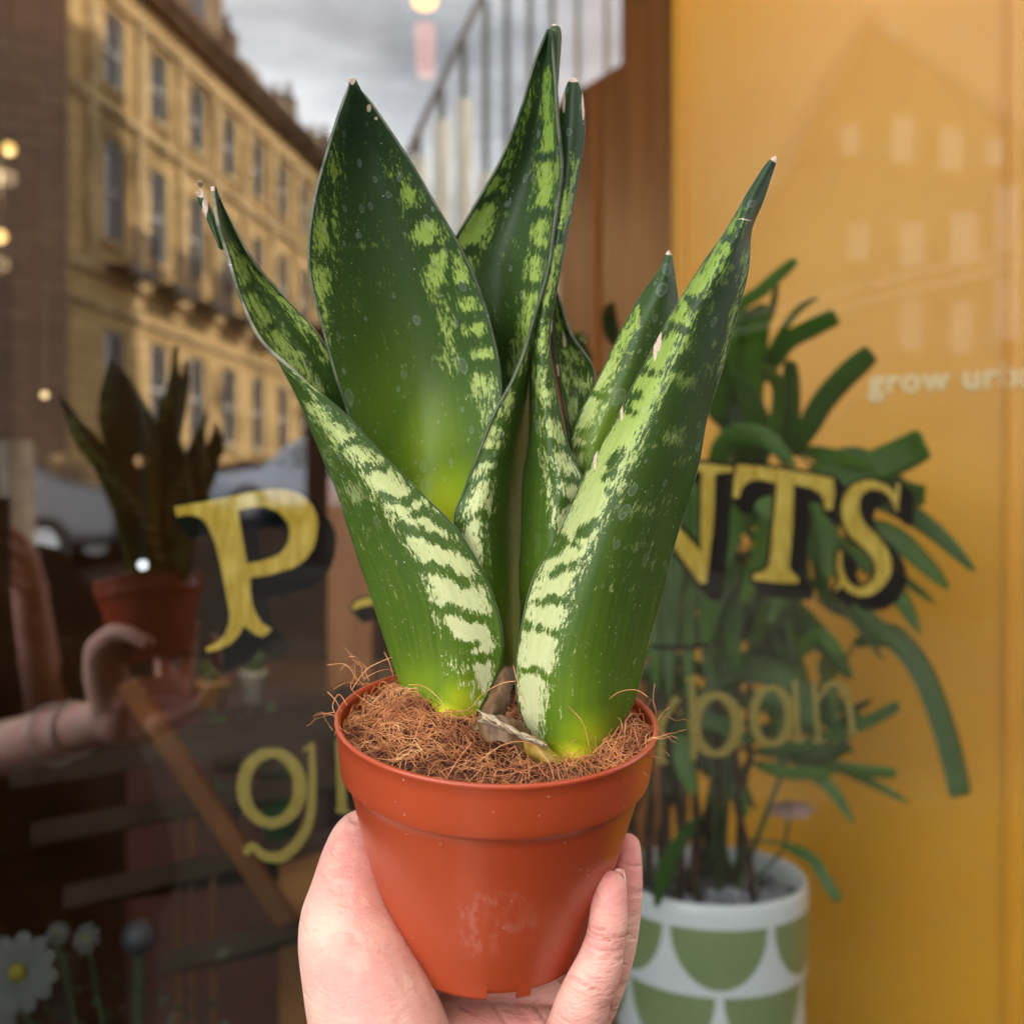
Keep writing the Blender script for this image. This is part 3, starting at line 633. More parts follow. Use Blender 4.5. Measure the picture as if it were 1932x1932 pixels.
# dense outer rows so the pattern follows the wall
me.from_pydata(vs, [], fs); ul = me.uv_layers.new(name='UVMap')
for li, l in enumerate(me.loops): ul.data[li].uv = uv[l.vertex_index]
me.materials.append(scal); me.polygons.foreach_set('use_smooth', [True]*len(me.polygons)); put(bpy.data.objects.new('planter_body', me), pt)
m = MB()
for i in range(260):
    a = random.random()*6.283; r = pr*.88*math.sqrt(random.random()); m.ball((PC.x+r*math.cos(a), PC.y+r*math.sin(a), PC.z-.03+random.random()*.012), random.uniform(.005,.011), 8, (1,.8,.7))
tag(m.build('grey_pebbles', plain('pebble_grey', (.24,.24,.27), .6, .5, 40), None, True), 'pale grey pebbles inside the scalloped planter', 'pebbles', kind='stuff')
m = MB(); m.lathe([(0,-.04),(pr*.925,-.04)], PC, 48); m.build('potting_disc', plain('dark_soil', (.02,.015,.012), .9), pt)
plinth = thing('planter_stand', 'low dark stand under the scalloped planter', 'stand', (PC.x, PC.y, .03))
m = MB(); m.lathe([(0,0),(pr*.9,0),(pr*.9,PC.z-.34-.035),(0,PC.z-.34-.035)], (PC.x, PC.y, .031), 32); m.build('stand_body', dark, plinth)

palm = thing('lady_palm', 'lady palm with blunt strap leaflets growing in the scalloped planter', 'palm', (PC.x, PC.y, PC.z-.03))
q = NT('palm_leaf'); u_ = q.n('ShaderNodeUVMap'); sp = q.n('ShaderNodeSeparateXYZ'); q.set(sp.inputs[0], u_.outputs[0])
rib = q.math('SINE', q.math('MULTIPLY', sp.outputs[0], 44.0)); oi = q.n('ShaderNodeObjectInfo')
n1 = q.noise(14, 3)
c1 = q.mix(oi.outputs['Random'], (.012,.042,.005), (.10,.22,.006)); c2 = q.mix(n1, c1, (.025,.085,.010))
q.p(Base_Color=q.mix(q.math('MULTIPLY', q.smooth(rib, .5, 1), .35), c2, (.09,.17,.04)), Roughness=.2); q.b.inputs['Subsurface Weight'].default_value = 0
q.bump(rib, .35, .0012); q.b.inputs['Specular IOR Level'].default_value = .3; pleaf = q.m
stemm = matte(plain('palm_stem', (.055,.035,.022), .8, .5, 60, bump=.4))
def strap(pts, wpx, d0, d1, blunt=.5, fold=.25, parent=None, nm='leaflet', twist=0):
    P = smooth_pts([(u, v, 0) for u, v in pts], 6); n = len(P); vs = []; uvs = []
    for i, (u, v, _) in enumerate(P):
        t = i/(n-1); d = d0+(d1-d0)*t; c = F(u, v, d)
        j = min(i+1, n-1); h = max(j-1, 0); tu, tv = P[j][0]-P[h][0], P[j][1]-P[h][1]; l = math.hypot(tu, tv)+1e-6
        wprof = min(1, .25+t*3.2)*(1 if t < .75 else 1-(1-blunt)*((t-.75)/.25)**1.5); wprof = wprof*(1 if blunt > .55 else (1-.55*max(0,(t-.45)/.55)**1.4)); hw = wpx/2*.88*wprof*WF/1932*d
        side = Vector((-tv/l*math.cos(twist)*-1, math.sin(twist), -tu/l*math.cos(twist)*-1)); side = Vector((tv/l*math.cos(twist), math.sin(twist), tu/l*math.cos(twist)))
        for s in (-1, -.5, 0, .5, 1):
            vs.append(c + side*hw*s + Vector((0, -1, 0))*(-abs(s)*hw*fold) + Vector((0,0,0))); uvs.append(((s+1)/2, t))
    # slightly ragged blunt end
    e = (n-1)*5; dr = (vs[e+2]-vs[e-3]); 
    for k, o_ in enumerate((-.5, .1, -.1, .35, -.3)): vs[e+k] = vs[e+k] + dr*o_*blunt
    fs = [(i*5+k, i*5+k+1, i*5+k+6, i*5+k+5) for i in range(n-1) for k in range(4)]
    me = bpy.data.meshes.new(nm); me.from_pydata([tuple(v) for v in vs], [], fs); ul = me.uv_layers.new(name='UVMap')
    for li, l in enumerate(me.loops): ul.data[li].uv = uvs[l.vertex_index]
    me.materials.append(pleaf); me.polygons.foreach_set('use_smooth', [True]*len(me.polygons))
    o = put(bpy.data.objects.new(nm, me), parent)
    sf = o.modifiers.new('thickness', 'SOLIDIFY'); sf.thickness = .0007
    return o
fr_defs = [
 # upper fan
 [([(1380,760),(1385,600),(1440,545),(1502,490)],26,.6),([(1420,900),(1395,760),(1412,640),(1445,575)],92,.4),([(1500,860),(1545,770),(1590,715),(1645,665)],46,.8),
  ([(1440,720),(1480,650),(1530,620),(1578,596)],38,.9),([(1480,880),(1492,780),(1490,680)],34,.6),([(1450,860),(1470,740),(1440,690)],30,.6),([(1400,680),(1450,600),(1468,520)],16,.3),([(1440,680),(1500,590),(1545,560)],14,.3),
  ([(1335,900),(1375,828),(1440,825),(1500,880)],44,.5),([(1360,800),(1340,700),(1360,620)],60,.4),([(1400,900),(1430,800),(1380,700)],50,.4),([(1160,650),(1150,600),(1155,570)],30,.4),([(1110,700),(1090,650),(1110,640)],40,.4)],
 # right fan
 [([(1530,880),(1600,895),(1680,868),(1745,835)],66,.9),([(1560,860),(1630,870),(1700,925),(1745,935)],48,.8),([(1600,930),(1680,950),(1760,1000),(1838,1078)],40,.5),([(1600,990),(1680,1010),(1740,1060),(1788,1110)],46,.5),
  ([(1580,1040),(1650,1070),(1700,1130),(1735,1195)],42,.4),([(1560,1020),(1590,1080),(1640,1140)],40,.4),([(1500,850),(1580,862),(1640,885)],30,.5),([(1640,1060),(1700,1090),(1765,1140)],20,.4),([(1540,900),(1560,1000),(1560,1100)],52,.4),([(1540,900),(1500,960),(1460,1000)],50,.4)],
 # centre fan
 [([(1400,1060),(1350,1120),(1330,1220)],44,.4),([(1420,1060),(1380,1160),(1390,1260)],40,.4),([(1300,950),(1270,1100),(1262,1320)],38,.5),([(1330,980),(1300,1130),(1300,1330)],34,.5),([(1360,1000),(1330,1150),(1345,1330)],30,.5),
  ([(1330,900),(1420,930),(1500,1020)],52,.4),([(1390,880),(1380,980),(1360,1080)],56,.5),([(1450,950),(1440,1040),(1400,1140)],44,.4),([(1480,980),(1480,1080),(1450,1180)],40,.4),([(1250,1000),(1230,1150),(1240,1300)],40,.5),([(1285,1150),(1350,1210),(1420,1250)],30,.4),([(1300,880),(1330,960),(1310,1080)],60,.4)],
 # bright low fan
 [([(1330,1300),(1400,1262),(1480,1280),(1545,1345)],56,.5),([(1500,1240),(1545,1200),(1590,1240)],34,.5),([(1400,1330),(1470,1320),(1540,1370)],44,.5),([(1260,1380),(1330,1360),(1420,1400)],40,.5),([(1300,1330),(1290,1430),(1310,1500)],44,.5)],
 # drooping right leaflet
 [([(1612,1215),(1680,1200),(1740,1270),(1785,1390),(1812,1502)],52,.95)],
 # low brown-green fan
 [([(1420,1420),(1540,1400),(1620,1370),(1695,1330)],24,.8),([(1480,1430),(1600,1450),(1690,1460)],26,.8),([(1500,1440),(1560,1480),(1610,1552)],26,.5),([(1450,1400),(1540,1425),(1600,1410)],30,.6),([(1560,1440),(1650,1480),(1715,1515)],16,.5),
  ([(1400,1400),(1480,1370),(1560,1385)],30,.5),([(1420,1440),(1500,1460),(1580,1455)],26,.5),([(1240,1330),(1330,1440),(1400,1460)],36,.5),([(1340,1400),(1380,1480),(1410,1540)],36,.4),([(1560,1410),(1600,1350),(1645,1320)],18,.5)],
 # near the rim
 [([(1470,1590),(1530,1620),(1560,1665),(1582,1700)],22,.8)], [([(1238,1708),(1256,1640),(1285,1585),(1318,1540)],36,.4)],
]
fdep = [(1.30,1.22),(1.36,1.28),(1.28,1.20),(1.27,1.22),(1.42,1.34),(1.40,1.36),(1.34,1.30),(1.26,1.24)]
for fd_, (da, db2) in zip(fr_defs, fdep):
    base = fd_[0][0][0]
    m = MB(); e = F(base[0], base[1], da); g0 = Vector((PC.x+random.uniform(-.04,.04), PC.y+random.uniform(-.03,.03), PC.z-.04))
    mid = (e+g0)/2 + Vector((0,0,.04)); m.tube([g0, mid, e], [.004,.003,.0022], 7)
    for pts, w_, bl in fd_[1:]: m.tube([e, F(pts[0][0], pts[0][1], da+.01)], .0015, 5)
    fan = m.build('frond', plain('petiole_green', (.06,.09,.03), .5, .3, 20), palm, True)
    for pts, w_, bl in fd_:
        j = random.uniform(-.035,.035); strap(pts, w_*1.12, da+j, db2+j, bl, random.uniform(-.1,.2), fan, twist=random.uniform(-.3,.3))
m = MB(); m.tube([Vector((PC.x, PC.y+.03, PC.z-.04)), F(1400, 1150, 1.44)], [.004,.002], 7); fan = m.build('frond', plain('petiole_dark', (.04,.06,.02), .5), palm, True)
for i in range(85):                          # darker leaflets deeper in the crown
    u0, v0 = random.uniform(1230, 1560), random.uniform(860, 1380); a = random.gauss(math.pi/2, 1.0); L_ = random.uniform(110, 220)
    strap([(u0, v0), (u0+math.cos(a)*L_*.5, v0+math.sin(a)*L_*.45-14), (u0+math.cos(a)*L_, v0+math.sin(a)*L_)], random.uniform(24, 50), random.uniform(1.38,1.44), random.uniform(1.34,1.42), .5, .25, fan, twist=random.uniform(-.7,.7))
for i in range(15):
    u = 1195 + i*15 + random.uniform(-6,6); b0 = Vector((F(u, 1700, 1.36).x, PC.y+random.uniform(-.05,.05), PC.z-.035))
    tp = F(u+random.uniform(-40,40), random.uniform(1150,1400), 1.34)
    m = MB(); n = 7; m.tube([b0.lerp(tp, k/(n-1)) + Vector((random.gauss(0,.0025), random.gauss(0,.0025), 0)) for k in range(n)], [random.uniform(.0035,.0065) for _ in range(n)], 8); m.build('stem', stemm, palm, True)
pf = thing('pink_flower', 'faded pink flower among the palm stems above the planter', 'flower', F(1490, 1530, 1.42))
for k in range(7):
    a = k*.9; c = F(1490, 1525, 1.42); e = c + Vector((math.cos(a)*.034, -.01, math.sin(a)*.014)); sd = Vector((-math.sin(a)*.012, 0, math.cos(a)*.008))
    m = MB(); m.add([c, (c+e)/2+sd, e, (c+e)/2-sd], [(0,1,2,3)]); m.build('petal', plain('pink_petal', (.40,.24,.20), .6, .1), pf)
m = MB(); m.tube([F(1490,1525,1.42), F(1480,1600,1.40), (PC.x+.03, PC.y, PC.z-.04)], .002, 6); m.build('stem', stemg, pf)
# ================================================================== THE PLASTIC POT
Crim = F(938, 1352, .42)
POT_R = Matrix.Rotation(R(2.0), 4, 'Y') @ Matrix.Rotation(R(11), 4, 'X')
POT_M = Matrix.Translation(Crim) @ POT_R
def PL(x, y, z): return POT_M @ Vector((x, y, z))
q = NT('terracotta_plastic')
n1 = q.noise(18, 4); n2 = q.noise(260, 3); n3 = q.noise(60, 6, q.coord('Object', (1,1,.35)))
scr = q.smooth(q.math('MULTIPLY', q.smooth(n3, .60, .72), q.smooth(n1, .48, .62)), .1, 1)
spk = q.n('ShaderNodeTexVoronoi', {'Scale': 330.0}); q.set(spk.inputs['Vector'], q.coord())
dot = q.math('MULTIPLY', q.math('LESS_THAN', spk.outputs['Distance'], .13), q.math('GREATER_THAN', q.n('ShaderNodeSeparateColor', {0: spk.outputs['Color']}).outputs[0], .93))
at = q.n('ShaderNodeAttribute', attribute_name='scuff')
sc2 = q.math('MULTIPLY', at.outputs['Fac'], q.smooth(q.noise(330, 5, q.coord('Object', (1,1,.3))), .42, .68))
base = q.mix(q.smooth(n1, .3, .7), (.36,.050,.014), (.41,.064,.020))
base = q.mix(q.math('MULTIPLY', scr, .18), base, (.62,.28,.20))
base = q.mix(q.math('MULTIPLY', sc2, .12), base, (.80,.50,.42)); base = q.mix(q.math('MULTIPLY', dot, .5), base, (.8,.5,.4))
q.p(Base_Color=base, Roughness=q.math('ADD', q.math('MULTIPLY', n1, .15), .25)); q.b.inputs['Subsurface Weight'].default_value = .12
q.b.inputs['Subsurface Scale'].default_value = .004; q.b.inputs['Subsurface Radius'].default_value = (1,.25,.1)
q.bump(q.math('ADD', n2, q.math('MULTIPLY', n1, 3)), .12, .0005); terra = q.m
pot = thing('plant_pot', 'terracotta coloured plastic nursery pot held in the hand', 'plant pot', Crim - Vector((0,0,.09)))
H = .0935
outer = [(.0600,0.0004),(.0609,.0003),(.0613,-.0003),(.0613,-.0010),(.0610,-.0016),(.0607,-.0020)]
outer += [(.0607-.0016*t, -.0028-.0165*t) for t in (.2,.4,.6,.8,1)]
outer += [(.0588,-.0201),(.0583,-.0207),(.0572,-.0212),(.0564,-.0218)]
outer += [(.0564-.0166*t, -.0218-(H-.0258)*t) for t in [i/16 for i in range(1,17)]]
nb = len(outer)
outer += [(.0397,-H+.002),(.0395,-H+.001),(.0393,-H)]
seg = 180; vs = []; fs = []; sca = []
def notch(deg): deg = (deg+90) % 360; return (0-4 < deg < 17) or (24 < deg < 50) or (80 < deg < 110) or (140 < deg < 170) or (200 < deg < 230) or (262 < deg < 290)
prof = outer + [(r-.0013, z+(0 if i else .0)) for i, (r, z) in enumerate(outer[::-1])][:-4]
prof = outer + [(outer[-1][0]-.0012, -H)] + [(r-.0013, z) for r, z in outer[5:-1][::-1]] + [(.0590,-.001)]
for r, z in prof:
    for k in range(seg):
        a = 2*math.pi*k/seg; rr = r + .00025*math.sin(2*a+1) + .0002*math.sin(3*a)
        vs.append(PL(rr*math.cos(a), rr*math.sin(a), z))
        dg = (math.degrees(a)+90) % 360; dg = dg-360 if dg > 180 else dg
        s_ = 0
        for (a0, a1, z0, z1, st_) in ((-8,14,-.045,-.049,1),(-8,-4,-.045,-.075,.9),(2,22,-.058,-.061,.8),(30,48,-.044,-.047,.8),(-12,-8,-.05,-.07,.7),(-3,20,-.05,-.062,.35)):
            if a0 <= dg <= a1 and z1 <= z <= z0: s_ = max(s_, st_)
        sca.append(s_)
np_ = len(prof)
for i in range(np_):
    j = (i+1) % np_
    for k in range(seg):
        if nb-1 <= i <= nb+4 and notch(k*360/seg + 1): continue
        fs.append((i*seg+k, i*seg+(k+1) % seg, j*seg+(k+1) % seg, j*seg+k))
me = bpy.data.meshes.new('pot_body'); me.from_pydata([tuple(v) for v in vs], [], fs)
at_ = me.attributes.new('scuff', 'FLOAT', 'POINT'); at_.data.foreach_set('value', sca)
me.polygons.foreach_set('use_smooth', [True]*len(me.polygons)); me.materials.append(terra)
pb = put(bpy.data.objects.new('pot_body', me), pot)
m = MB(lambda p: PL(*p)); m.lathe([(0,-H+.005),(.0385,-H+.005)], (0,0,0), 90); m.build('pot_base', terra, pot)

# ---- compost and coir
q = NT('coir_compost'); n1 = q.noise(260, 6); n2 = q.noise(900, 4)
q.p(Base_Color=q.ramp(n1, [(.3,(.03,.009,.005)),(.5,(.14,.038,.014)),(.72,(.30,.10,.04))]), Roughness=.95); q.bump(q.math('ADD', n1, n2), .9, .002); soilm = q.m
def soil_z(x, y):
    r = math.hypot(x, y)
    h = -.0078 + .0055*noise.noise((x*45, y*45, 3)) + .0025*noise.noise((x*160, y*160, 9))
    h += .007*math.exp(-((x+.035)**2+(y-.012)**2)/.0005) - .007*math.exp(-((x-.008)**2+(y+.022)**2)/.00012) + .004*math.exp(-((x-.045)**2+(y-.0)**2)/.0003)
    return h
m = MB(lambda p: PL(*p)); rings_, segs_ = 46, 150; vs = [(0,0,soil_z(0,0))]
for i in range(1, rings_+1):
    r = .0585*i/rings_
    for k in range(segs_):
        a = 2*math.pi*k/segs_; x, y = r*math.cos(a), r*math.sin(a); vs.append((x, y, soil_z(x, y)))
fs = [(0, 1+k, 1+(k+1) % segs_) for k in range(segs_)] + [(1+i*segs_+k, 1+(i+1)*segs_+k, 1+(i+1)*segs_+(k+1) % segs_, 1+i*segs_+(k+1) % segs_) for i in range(rings_-1) for k in range(segs_)]
m.add(vs, fs); tag(m.build('compost', soilm, None, True), 'red-brown crumbly compost filling the plastic pot', 'compost', kind='stuff')
m = MB(lambda p: PL(*p))
for i in range(4200):
    a = random.random()*6.283; r = .057*math.sqrt(random.random()); x, y = r*math.cos(a), r*math.sin(a)
    if x < -.01 and random.random() < .5: continue
    s = random.choice((.0004,.0006,.0008,.0012)) * random.uniform(.7,1.3); c = Vector((x, y, soil_z(x, y)+s*.5))
    d = [Vector((random.gauss(0,1), random.gauss(0,1), random.gauss(0,1))).normalized()*s*random.uniform(.7,1.3) for _ in range(6)]
    ax = [Vector((1,0,0)),Vector((-1,0,0)),Vector((0,1,0)),Vector((0,-1,0)),Vector((0,0,1)),Vector((0,0,-1))]
    m.add([c + ax[j]*s + d[j]*.4 for j in range(6)], [(0,2,4),(2,1,4),(1,3,4),(3,0,4),(2,0,5),(1,2,5),(3,1,5),(0,3,5)])
tag(m.build('compost_crumbs', soilm), 'loose crumbs of compost strewn over the pot surface', 'compost crumbs', kind='stuff')
q = NT('coir_fibre'); oi = q.n('ShaderNodeTexNoise', {'Scale': 90.0}); q.set(oi.inputs['Vector'], q.coord())
q.p(Base_Color=q.ramp(oi.outputs['Fac'], [(.3,(.25,.065,.02)),(.55,(.62,.24,.08)),(.75,(.84,.46,.20))]), Roughness=.6); fibm = q.m
cu = bpy.data.curves.new('coir_fibres', 'CURVE'); cu.dimensions = '3D'; cu.bevel_depth = .00013; cu.bevel_resolution = 1; cu.resolution_u = 3
def strand(pts, rad=1.0):
    sp_ = cu.splines.new('POLY'); sp_.points.add(len(pts)-1)
    for p_, c in zip(sp_.points, pts): p_.co = (*c, 1); p_.radius = rad*random.uniform(.8,1.15)
for i in range(1350):
    while True:
        a = random.random()*6.283; r = .0575*math.sqrt(random.random()); x, y = r*math.cos(a), r*math.sin(a)
        wgt = .16 + .7*math.exp(-((x+.036)**2+(y+.002)**2)/.0009) + .8*math.exp(-((x-.044)**2+(y+.022)**2)/.0006) + .25*(r > .047)
        if random.random() < wgt: break
    ang = random.random()*6.283; ln_ = random.uniform(.008,.030); n_ = 10; curl = random.gauss(0, 1.5); pts = []
    lift = random.uniform(.0002,.0045); z0 = 0; px_, py_ = x, y; ph = random.random()*6.28
    for k in range(n_):
        t = k/(n_-1); rr = math.hypot(px_, py_)
        if rr > .0583: px_ *= .0583/rr; py_ *= .0583/rr
        zz = soil_z(px_, py_) + .0003 + lift*math.sin(t*math.pi*random.uniform(.9,1.1)) + .0006*math.sin(t*9+ph)
        pts.append(PL(px_, py_, zz)); ang += curl/n_ + random.gauss(0,.15); px_ += math.cos(ang)*ln_/n_; py_ += math.sin(ang)*ln_/n_
    strand(pts, random.choice((.6,.8,1,1.2)))
for (u, v, n_, sx) in ((700,1262,8,-1),(650,1330,4,-1),(1225,1335,5,1),(1215,1390,7,1),(830,1340,16,0),(1100,1400,14,0),(1150,1400,12,1)):
    for i in range(n_):                      # strands that stick up or over the rim
        dd_ = .45 if v < 1340 else (.435 if u < 1000 else .40)
        c = F(u+random.gauss(0,16), v+random.gauss(0,12), dd_); d_ = Vector((sx*random.uniform(-.2,.9)+random.gauss(0,.5), random.gauss(0,.5), random.uniform(.2,1.2))).normalized()
        pts = [c - Vector((0,0,.006))]
        for k in range(8): pts.append(pts[-1] + d_*random.uniform(.0012,.0028)); d_ = (d_ + Vector((random.gauss(0,.32), random.gauss(0,.25), random.gauss(-.10,.3)))).normalized()
        strand(pts, random.uniform(.7,1.3))
for poly, d_ in (([(618,1255),(650,1253),(668,1275),(663,1300),(700,1330)],.43),([(725,1230),(735,1250),(742,1275)],.44),([(612,1348),(632,1345),(640,1370),(660,1385)],.40),([(632,1345),(628,1330),(640,1310),(655,1330)],.41),
             ([(618,1305),(634,1322),(645,1345)],.42),([(665,1300),(690,1265),(715,1250),(740,1240)],.43),([(770,1292),(800,1295),(830,1320),(845,1350)],.415),([(820,1345),(880,1340),(910,1310),(945,1290),(972,1285)],.405),
             ([(1148,1320),(1170,1305),(1200,1302),(1222,1315)],.395),([(1235,1290),(1232,1320),(1238,1345)],.41),([(1240,1360),(1250,1345),(1262,1335)],.41),([(1073,1333),(1100,1365),(1112,1410),(1120,1430)],.385),
             ([(1168,1370),(1150,1400),(1140,1425)],.385),([(760,1450),(780,1400),(800,1350),(830,1330)],.40),([(900,1440),(950,1405),(1000,1402),(1035,1440),(1045,1470)],.375),([(835,1480),(860,1440),(890,1400)],.375),
             ([(968,1255),(978,1290),(992,1330)],.40),([(1020,1190),(1000,1230),(990,1270)],.42)):
    strand([F(u, v, d_) for u, v, _ in smooth_pts([(a, b, 0) for a, b in poly], 5)], 1.25)
cu.materials.append(fibm); fo_ = put(bpy.data.objects.new('coir_fibres', cu), None)
tag(fo_, 'tangled pale brown coconut fibres on the compost and over the rim', 'coconut fibre', kind='stuff')

# ================================================================== THE SNAKE PLANT
def leaf_mat():
    q = NT('snake_leaf')
    A = lambda n: q.n('ShaderNodeAttribute', attribute_name=n).outputs['Fac']
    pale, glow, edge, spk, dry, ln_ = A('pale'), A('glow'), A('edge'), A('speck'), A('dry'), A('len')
    rimk = A('rimk')
    uvn = q.n('ShaderNodeUVMap').outputs[0]                       # metres across / along
    mp = q.n('ShaderNodeMapping'); q.set(mp.inputs[0], uvn); mp.inputs['Scale'].default_value = (1, .26, 1)
    mp2 = q.n('ShaderNodeMapping'); q.set(mp2.inputs[0], uvn); mp2.inputs['Scale'].default_value = (1, .05, 1)
    s1 = q.noise(1100, 5, mp.outputs[0], .7); s2 = q.noise(320, 4, mp.outputs[0]); s3 = q.noise(500, 3, mp2.outputs[0]); s4 = q.noise(2400, 3, uvn)
    ragged = q.math('ADD', q.math('MULTIPLY', q.math('SUBTRACT', s1, .5), 2.5), q.math('MULTIPLY', q.math('SUBTRACT', s2, .5), 1.5))
    pm = q.smooth(q.math('ADD', pale, q.math('ADD', ragged, q.math('MULTIPLY', q.math('SUBTRACT', s4, .5), .9))), .42, .62)
    sm_ = q.math('MULTIPLY', q.smooth(q.math('ADD', spk, q.math('ADD', ragged, q.math('MULTIPLY', q.math('SUBTRACT', s4, .5), 1.1))), .42, .72), .48)
    light = q.math('MAXIMUM', pm, sm_)
    dark_ = q.ramp(ln_, [(0,(.090,.155,.006)),(.3,(.052,.095,.008)),(.6,(.032,.062,.010)),(.88,(.022,.042,.018))])
    dk2 = q.mix(q.math('MULTIPLY', q.smooth(s3, .35, .68), .75), dark_, q.mix(.5, dark_, (.02,.055,.01)))
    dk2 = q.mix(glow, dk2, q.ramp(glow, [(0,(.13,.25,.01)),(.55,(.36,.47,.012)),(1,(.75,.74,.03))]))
    pl_ = q.ramp(ln_, [(0,(.60,.60,.33)),(.35,(.47,.50,.21)),(.6,(.29,.38,.08)),(1,(.17,.28,.035))])
    pl2 = q.mix(q.math('MULTIPLY', q.smooth(s2, .4, .7), .3), pl_, q.mix(.55, pl_, dark_))
    dk2 = q.mix(q.math('MULTIPLY', q.smooth(s4, .60, .74), .30), dk2, (.20,.30,.07))
    col = q.mix(light, dk2, pl2)
    # dark margin line with a dry rim outside it
    col = q.mix(q.math('MULTIPLY', q.smooth(edge, 1.3, .5), .7), col, (.012,.032,.012))
    brk = q.smooth(q.noise(60, 4, uvn), .40, .55)
    rimm = q.math('MULTIPLY', q.smooth(edge, .32, .08), q.math('MULTIPLY', rimk, q.math('ADD', q.math('MULTIPLY', brk, .7), .3)))
    col = q.mix(rimm, col, (.55,.50,.36))
    col = q.mix(q.smooth(q.math('ADD', dry, q.math('MULTIPLY', q.math('SUBTRACT', s2, .5), .8)), .45, .6), col, q.mix(s1, (.40,.24,.15), (.80,.66,.52)))
    # dried water rings and dust
    def rings(scale, thr, wd, seed):
        mo = q.n('ShaderNodeMapping'); q.set(mo.inputs[0], uvn); mo.inputs['Location'].default_value = (seed, seed*1.7, 0); mo.inputs['Scale'].default_value = (1, .72, 1)
        v = q.n('ShaderNodeTexVoronoi', {'Scale': scale, 'Randomness': .9}); q.set(v.inputs['Vector'], mo.outputs[0])
        cs = q.n('ShaderNodeSeparateColor'); q.set(cs.inputs[0], v.outputs['Color'])
        rad = q.math('ADD', q.math('MULTIPLY', cs.outputs[1], .20), .10)
        dist = q.math('ADD', v.outputs['Distance'], q.math('MULTIPLY', q.math('SUBTRACT', s2, .5), .10))
        ring_ = q.math('SUBTRACT', 1.0, q.math('DIVIDE', q.math('ABSOLUTE', q.math('SUBTRACT', dist, rad)), wd), clamp=True)
        return q.math('MULTIPLY', ring_, q.math('GREATER_THAN', cs.outputs[0], thr)), q.math('MULTIPLY', q.math('LESS_THAN', dist, rad), q.math('GREATER_THAN', cs.outputs[0], thr))
    r1, f1 = rings(110.0, .70, .035, .3); r2, f2 = rings(230.0, .66, .06, .9)
    up_ = q.smooth(ln_, .18, .45)
    rg = q.math('MULTIPLY', q.math('MAXIMUM', r1, r2), up_)
    col = q.mix(q.math('MULTIPLY', rg, .11), col, (.62,.68,.60)); col = q.mix(q.math('MULTIPLY', q.math('MULTIPLY', q.math('MAXIMUM', f1, f2), up_), .05), col, (.6,.65,.6))
    du = q.n('ShaderNodeTexVoronoi', {'Scale': 520.0}); q.set(du.inputs['Vector'], uvn); dc = q.n('ShaderNodeSeparateColor'); q.set(dc.inputs[0], du.outputs['Color'])
    dust = q.math('MULTIPLY', q.math('LESS_THAN', du.outputs['Distance'], q.math('MULTIPLY', dc.outputs[1], .16)), q.math('GREATER_THAN', dc.outputs[0], .90))
    col = q.mix(q.math('MULTIPLY', dust, .65), col, (.72,.76,.62))
    smear = q.math('MULTIPLY', q.smooth(q.noise(150, 6, mp.outputs[0]), .66, .80), .35)
    col = q.mix(smear, col, (.45,.5,.42))
    q.p(Base_Color=col, Roughness=q.math('ADD', .34, q.math('MULTIPLY', s2, .2)))
    q.b.inputs['Specular IOR Level'].default_value = .22
    q.b.inputs['Subsurface Weight'].default_value = .10; q.b.inputs['Subsurface Scale'].default_value = .003; q.b.inputs['Subsurface Radius'].default_value = (.5,1,.15)
    q.bump(q.math('ADD', q.math('ADD', q.math('MULTIPLY', s3, .8), q.math('MULTIPLY', s1, .25)), q.math('MULTIPLY', rg, .8)), .22, .0006)
    return q.m
LEAF = leaf_mat()
plant = thing('snake_plant', 'snake plant with broad dark green cream-banded leaves in the terracotta pot', 'snake plant', PL(0, 0, -.01))
def crs(P, n):                               # Catmull-Rom along axis 0 of an array, uniform resample to n rows
    k = len(P); P = np.concatenate([2*P[:1]-P[1:2], P, 2*P[-1:]-P[-2:-1]]); o = []
    for x in np.linspace(0, k-1, n):
        i = min(int(x), k-2); t = x-i; p0, p1, p2, p3 = P[i], P[i+1], P[i+2], P[i+3]
        o.append(.5*((2*p1)+(p2-p0)*t+(2*p0-5*p1+4*p2-p3)*t*t+(3*p1-p0-3*p2+p3)*t**3))
    return np.array(o)
def seg_d(U, V, a, b):
    dx, dy = b[0]-a[0], b[1]-a[1]; t = np.clip(((U-a[0])*dx+(V-a[1])*dy)/(dx*dx+dy*dy+1e-9), 0, 1)
    return np.hypot(U-a[0]-t*dx, V-a[1]-t*dy), t
